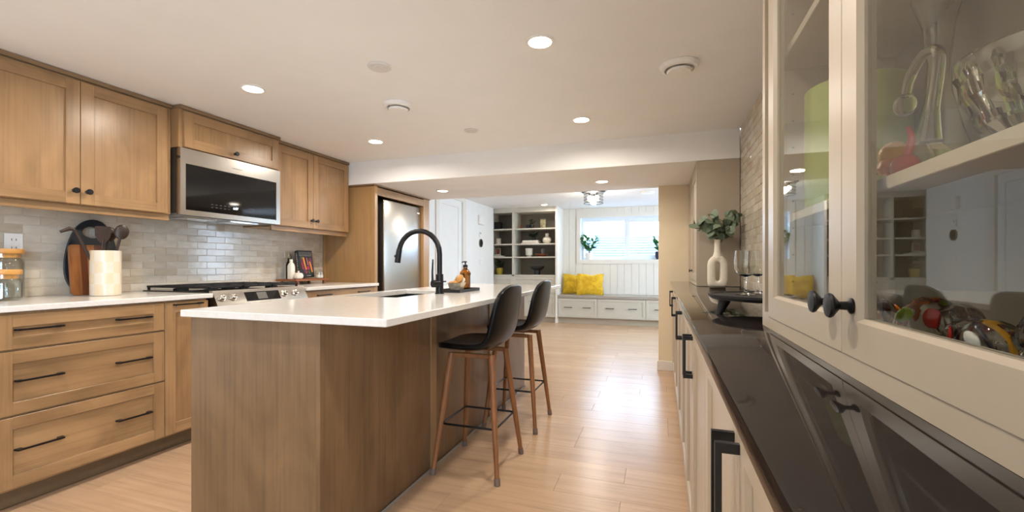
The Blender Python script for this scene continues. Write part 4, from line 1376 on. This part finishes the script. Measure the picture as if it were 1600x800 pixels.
# ------------------------------------------------------------------ rear room
t = thing('bookcase', 'tall greige built-in bookcase with open shelves in the rear room', 'bookcase', (-2.5, 8.45, 0))
BY = 8.2
obj('back_panel', B().box(-3.24, 8.66, .10, -1.906, 8.70, 2.19), 'paint_back', t)
obj('side_panel', B().box(-1.905, BY - .02, .0, -1.865, 8.718, RZ - .001, .002), 'bead', t)
obj('divider', B().box(-2.773, BY, .1, -2.733, 8.659, 2.12, .001), 'paint_rear', t)
obj('side_panel', B().box(-3.24, BY, .1, -3.205, 8.659, 2.12), 'paint_rear', t)
obj('top_rail', B().box(-3.24, BY, 2.1205, -1.906, 8.659, RZ - .001, .002), 'paint_rear', t)
for z in (1.783, 1.487, 1.234):
    obj('shelf', B().box(-3.204, BY + .004, z, -2.7735, 8.659, z + .025, .001), 'paint_rear', t)
    obj('shelf', B().box(-2.7325, BY + .004, z, -1.9055, 8.659, z + .025, .001), 'paint_rear', t)
obj('deck', B().box(-3.24, BY, .873, -1.9055, 8.659, .907, .001), 'paint_rear', t)
obj('lower_body', B().box(-3.24, BY + .021, .10, -1.9055, 8.659, .8725), 'paint_rear', t)
obj('toe_kick', B().box(-3.24, BY + .06, .0005, -1.9055, 8.6, .0995), 'kick_paint', t)
mp = FY(BY + .0205)
for (a, e) in ((-3.2, -2.76), (-2.755, -1.915)):
    dr = paint_front('drawer', mp, t, a, e, .555, .868, .05, .02, 'paint_rear')
    bar_pull(mp, dr, (a + e) / 2, .70, .02, .14, True, .025, .008)
    dr = paint_front('drawer', mp, t, a, e, .108, .550, .05, .02, 'paint_rear')
    bar_pull(mp, dr, (a + e) / 2, .40, .02, .14, True, .025, .008)
# bench
t = thing('window_bench', 'greige window bench with wide drawers below the window', 'bench', (0, 8.45, 0))
obj('body', B().box(-1.864, BY + .0205, .11, 2.0, 8.71, .4795), 'paint_rear', t)
obj('toe_kick', B().box(-1.864, BY + .07, .0005, 2.0, 8.6, .1095), 'kick_paint', t)
obj('bench_top', B().box(-1.864, BY - .015, .48, 2.0, 8.7185, .53, .003), 'grey_slab', t, 'grey slab seat')
for (a, e) in ((-1.856, -1.124), (-1.115, -.274), (-.265, .57), (.58, 1.4)):
    dr = paint_front('drawer', mp, t, a, e, .122, .472, .045, .02, 'paint_rear')
    for q in (.26, .74):
        bar_pull(mp, dr, a + (e - a) * q, .305, .02, .15, True, .028, .010)
# cushions
def cushion(label, x, y, z, w, h, rz, lean):
    b = B()
    n_ = 16
    gs = []
    for side in (1, -1):
        g = []
        for i in range(n_ + 1):
            row = []
            for j in range(n_ + 1):
                u, v = -1 + 2 * i / n_, -1 + 2 * j / n_
                th_ = .075 * (max(0, 1 - u * u) ** .55) * (max(0, 1 - v * v) ** .55)
                pin = 1 - .07 * (1 - abs(u * v)) * (abs(u) ** 3 + abs(v) ** 3)
                dent = -.05 * math.exp(-((u - .15) / .25) ** 2) * max(0, v) ** 3
                row.append(b.bm.verts.new((u * w / 2 * pin, side * th_, h / 2 + v * h / 2 * pin + dent * h)))
            g.append(row)
        gs.append(g)
    for g in gs:
        for i in range(n_):
            for j in range(n_):
                b.bm.faces.new((g[i][j], g[i + 1][j], g[i + 1][j + 1], g[i][j + 1]))
    bmesh.ops.remove_doubles(b.bm, verts=b.bm.verts[:], dist=.0005)
    per = []
    for i in range(n_): per.append(gs[0][i][0] if gs[0][i][0].is_valid else gs[1][i][0])
    bmesh.ops.transform(b.bm, matrix=Matrix.Translation((x, y, z)) @ Matrix.Rotation(rz, 4, 'Z') @ Matrix.Rotation(lean, 4, 'X'), verts=b.bm.verts[:])
    o = single('cushion', b, 'velvet', label, 'cushion', (x, y, z), 'mustard cushions on the window bench', 60)
    return o
cushion('mustard cushion in the bench corner against the bookcase', -1.63, 8.52, .5315, .43, .40, -.05, -.14)
cushion('mustard cushion in front, overlapping the corner cushion', -1.275, 8.32, .5315, .50, .41, .05, -.2)

def potted(name, label, x, y, z, pot_r, pot_h, pm_, lm_, h, n, spread, seed, group=None, leaf=.06, upright=True):
    t = thing(name, label, 'plant', (x, y, z), group)
    obj('pot', B().lathe([(pot_r * .7, 0), (pot_r * .95, pot_h * .35), (pot_r, pot_h * .75), (pot_r * .9, pot_h), (pot_r * .8, pot_h), (pot_r * .8, pot_h * .85)], (x, y, z), 24), pm_, t)
    obj('soil', B().lathe([(pot_r * .79, pot_h * .86), (pot_r * .5, pot_h * .9)], (x, y, z), 16), 'soil', t)
    rr_ = random.Random(seed)
    b = B()
    c0 = [b.bm.verts.new((math.cos(a) * .5 + .5, .24 * math.sin(a), -.12 * (math.cos(a) + .3) ** 2)) for a in [2 * PI * i / 10 for i in range(10)]]
    cc = b.bm.verts.new((.5, 0, -.02))
    for i in range(10):
        b.bm.faces.new((cc, c0[i], c0[(i + 1) % 10]))
    me = finish('leaf', b, M[lm_], ang=180)
    for s_ in range(n):
        a = 2 * PI * s_ / n + rr_.uniform(-.3, .3)
        tl = rr_.uniform(.15, .75) * spread
        ln = h * rr_.uniform(.7, 1)
        p0_ = Vector((x, y, z + pot_h * .88))
        p1_ = p0_ + Vector((math.cos(a) * math.sin(tl), math.sin(a) * math.sin(tl) * .6, math.cos(tl))) * ln
        obj('stem', B().tube([p0_, p0_.lerp(p1_, .5) + Vector((0, 0, .015)), p1_], [.003, .0025, .0015], 5, 2), 'stem', t)
        for k in range(6):
            f_ = .25 + .75 * k / 5
            az = a + (1 if k % 2 else -1) * 1.0 + rr_.uniform(-.3, .3)
            o = inst(me, 'leaf', p0_.lerp(p1_, f_), t, (rr_.uniform(-.5, .5), -rr_.uniform(.2, .9), az))
            q_ = leaf * rr_.uniform(.75, 1.15)
            o.scale = (q_, q_, q_)
    return t
potted('potted_plant', 'leafy green plant in a white pot on the window sill', -1.36, 8.785, 1.2015, .075, .135, 'white', 'leaf_g', .36, 13, .75, 3, 'plants on the window sill', .13)
potted('potted_plant', 'green plant in a dark pot at the wall edge of the sill', -.06, 8.785, 1.2015, .06, .15, 'navy', 'leaf_g', .30, 8, .9, 8, 'plants on the window sill', .13)

# things on the shelves
z1, z2, z3, z4 = 1.8085, 1.5125, 1.2595, .9075
b = B()
t = thing('storage_box', 'black ribbed box on the top left bookcase shelf', 'box', (-3.12, 8.4, z1))
obj('body', B().box(-3.19, 8.33, z1, -3.065, 8.47, z1 + .135, .004), 'black_matte', t)
obj('lid', B().box(-3.192, 8.328, z1 + .1355, -3.063, 8.472, z1 + .15, .003), 'black_matte', t)
t = thing('candle_jar', 'white candle jar on the second left shelf', 'candle', (-3.12, 8.38, z2))
obj('jar', B().lathe([(.048, 0), (.052, .005), (.052, .10), (.048, .103)], (-3.12, 8.38, z2), 22), 'ceramic', t)
obj('lid', B().lathe([(.053, .1035), (.053, .118), (.05, .12)], (-3.12, 8.38, z2), 22), 'paper', t)
t = thing('picture_frame', 'small picture frame with red print standing on books', 'picture frame', (-3.13, 8.42, z3 + .05))
fr = obj('frame', B().box(-3.19, 8.42, z3 + .0505, -3.095, 8.432, z3 + .175, .002), 'white', t)
obj('print', B().box(-3.18, 8.4185, z3 + .06, -3.105, 8.4198, z3 + .165), 'terracotta', t)
for k, (c_, w_) in enumerate((('paper', .2), ('black_matte', .17))):
    tt = thing('book', ('white book lying flat under the small frame', 'dark book lying on the white book')[k], 'book', (-3.12, 8.38, z3 + k * .0255), 'books lying on the left shelf')
    obj('cover', B().box(-3.20, 8.30, z3 + k * .0255, -3.20 + w_, 8.45, z3 + .025 + k * .0255 - .0005, .002), c_, tt)
    obj('pages', B().box(-3.195, 8.298, z3 + k * .0255 + .004, -3.20 + w_ - .004, 8.2999, z3 + .0205 + k * .0255), 'paper', tt)
potted('potted_plant', 'trailing plant in a yellow pot on the lowest left shelf', -3.09, 8.36, z4, .068, .13, 'yellow_pot', 'leaf_d', .17, 7, .9, 5, 'small plants on the bookcase', .075)
t = thing('figurine', 'tiny brown ornament at the left of the top right shelf', 'figurine', (-2.665, 8.45, z1))
obj('body', B().lathe([(.022, 0), (.026, .02), (.016, .045), (.02, .06), (.008, .08)], (-2.665, 8.45, z1), 14), 'terracotta', t)
obj('cap', B().ball((-2.665, 8.45, z1 + .088), .012, 10, 6), 'terracotta', t)
t = potted('potted_plant', 'small plant in a black pot on the top right shelf', -2.425, 8.40, z1, .042, .088, 'black_matte', 'leaf_d', .10, 6, 1.2, 6, 'small plants on the bookcase', .05)
single('storage_box', B().box(-2.535, 8.36, z1, -2.47, 8.44, z1 + .085, .003), 'black_matte', 'small black cube beside the top shelf plant', 'box', (-2.5, 8.4, z1))
t = thing('picture_frame', 'green picture frame leaning on the top right shelf', 'picture frame', (-2.2, 8.45, z1))
obj('frame', B().box(-2.272, 8.44, z1, -2.15, 8.455, z1 + .195, .002), 'leaf_e', t)
obj('print', B().box(-2.255, 8.4385, z1 + .02, -2.167, 8.4398, z1 + .175), 'photo_warm', t)
for k, (a, e, c_) in enumerate(((-2.62, -2.25, 'acacia_h'), (-2.60, -2.27, 'paper'), (-2.59, -2.28, 'paper'))):
    tt = thing('book', ('wooden cover book at the bottom of the stack', 'middle white book of the flat stack', 'top white book of the flat stack')[k], 'book', ((a + e) / 2, 8.4, z2 + k * .022), 'books lying under the shelf plant')
    obj('cover', B().box(a, 8.30, z2 + k * .022, e, 8.50, z2 + .0215 + k * .022, .002), c_, tt)
    obj('pages', B().box(a + .006, 8.2985, z2 + k * .022 + .004, e - .004, 8.2998, z2 + .0175 + k * .022), 'ceramic', tt)
potted('potted_plant', 'dark leafy plant standing on the stack of books', -2.39, 8.40, z2 + .0665, .045, .06, 'black_matte', 'leaf_d', .12, 8, 1.4, 9, 'small plants on the bookcase', .075)
t = thing('round_vase', 'round cream vase with short neck on the second shelf', 'vase', (-2.117, 8.38, z2))
obj('body', B().lathe([(.04, 0), (.07, .02), (.085, .065), (.075, .11), (.045, .13)], (-2.117, 8.38, z2), 26), 'ceramic_matte', t, ang=60)
obj('neck', B().lathe([(.036, .1305), (.033, .155), (.036, .198), (.03, .198), (.028, .14)], (-2.117, 8.38, z2), 22), 'ceramic_matte', t)
t = thing('planter', 'white ribbed cup on a foot on the third right shelf', 'pot', (-2.478, 8.38, z3))
b = B()
rs = []
for r, z, w_ in ((.04, 0, 0), (.045, .012, 0), (.035, .02, 0), (.066, .032, .002), (.07, .165, .002), (.062, .165, 0), (.06, .05, 0)):
    rs.append([b.bm.verts.new((-2.478 + (r + (w_ if i % 2 else -w_)) * math.cos(2 * PI * i / 40), 8.38 + (r + (w_ if i % 2 else -w_)) * math.sin(2 * PI * i / 40), z3 + z)) for i in range(40)])
b.skin(rs)
obj('cup', b, 'ceramic', t)
obj('foot_ring', B().lathe([(.046, .0005), (.047, .008)], (-2.478, 8.38, z3), 24), 'ceramic', t)
t = thing('wooden_stand', 'rust brown wooden stand on the third right shelf', 'stand', (-2.225, 8.38, z3))
obj('top', B().lathe([(.12, .035), (.125, .04), (.125, .05), (.12, .053)], (-2.225, 8.38, z3), 28), 'terracotta', t)
obj('foot', B().lathe([(.085, 0), (.07, .0345)], (-2.225, 8.38, z3), 24), 'terracotta', t)
t = thing('candle', 'pale grey candle glass on the rust wooden stand', 'candle', (-2.20, 8.38, z3 + .0535))
obj('glass', B().lathe([(.04, 0), (.042, .004), (.042, .10), (.038, .10), (.038, .06)], (-2.20, 8.38, z3 + .0535), 20), 'gray_mid', t)
obj('wax', B().lathe([(.0375, .01), (.0375, .058)], (-2.20, 8.38, z3 + .0535), 20), 'paper', t)
t = thing('pedestal_bowl', 'black pedestal bowl on the lowest right shelf', 'bowl', (-2.313, 8.38, z4))
obj('dish', B().lathe([(.05, .085), (.09, .10), (.13, .13), (.143, .165), (.137, .165), (.12, .135), (.04, .10)], (-2.313, 8.38, z4), 30), 'black_matte', t)
obj('pedestal', B().lathe([(.062, 0), (.062, .03), (.056, .0845)], (-2.313, 8.38, z4), 24), 'black_matte', t)

# wall devices on the thermostat wall
XT = -3.129
t = thing('thermostat', 'dark oval thermostat on the white rear wall', 'thermostat', (XT, 7.46, 1.495))
pts = [(7.46 + .072 * math.cos(a) * (1), 1.495 + .075 * math.sin(a)) for a in [2 * PI * i / 24 for i in range(24)]]
obj('ring', B().prism(pts, 0, .018, FL(XT)), 'gray_mid', t)
obj('face', B().prism([(7.46 + (u - 7.46) * .82, 1.495 + (v - 1.495) * .86) for u, v in pts], .0182, .024, FL(XT)), 'black_gloss', t)
t = thing('wall_remote', 'small white sensor on the wall above the thermostat', 'sensor', (XT, 7.44, 1.64))
obj('case', B().box(XT, 7.40, 1.60, XT + .014, 7.47, 1.70, .003), 'white', t)
obj('window', B().box(XT + .0141, 7.42, 1.66, XT + .0148, 7.45, 1.685), 'gray_mid', t)
t = thing('switch_plate', 'white triple light switch plate below the thermostat', 'switch', (XT, 7.50, 1.16))
obj('plate', B().box(XT, 7.41, 1.10, XT + .006, 7.59, 1.22, .002), 'white', t)
for k in range(3):
    obj('rocker', B().box(XT + .0062, 7.432 + k * .052, 1.128, XT + .010, 7.464 + k * .052, 1.192, .001), 'white', t)
t = thing('door_chime', 'white door chime box high on the rear wall', 'chime', (XT, 7.46, 1.95))
obj('case', B().box(XT, 7.34, 1.83, XT + .045, 7.56, 2.0, .006), 'white', t)
obj('grille', B().box(XT + .0452, 7.38, 1.85, XT + .047, 7.52, 1.88), 'white', t)
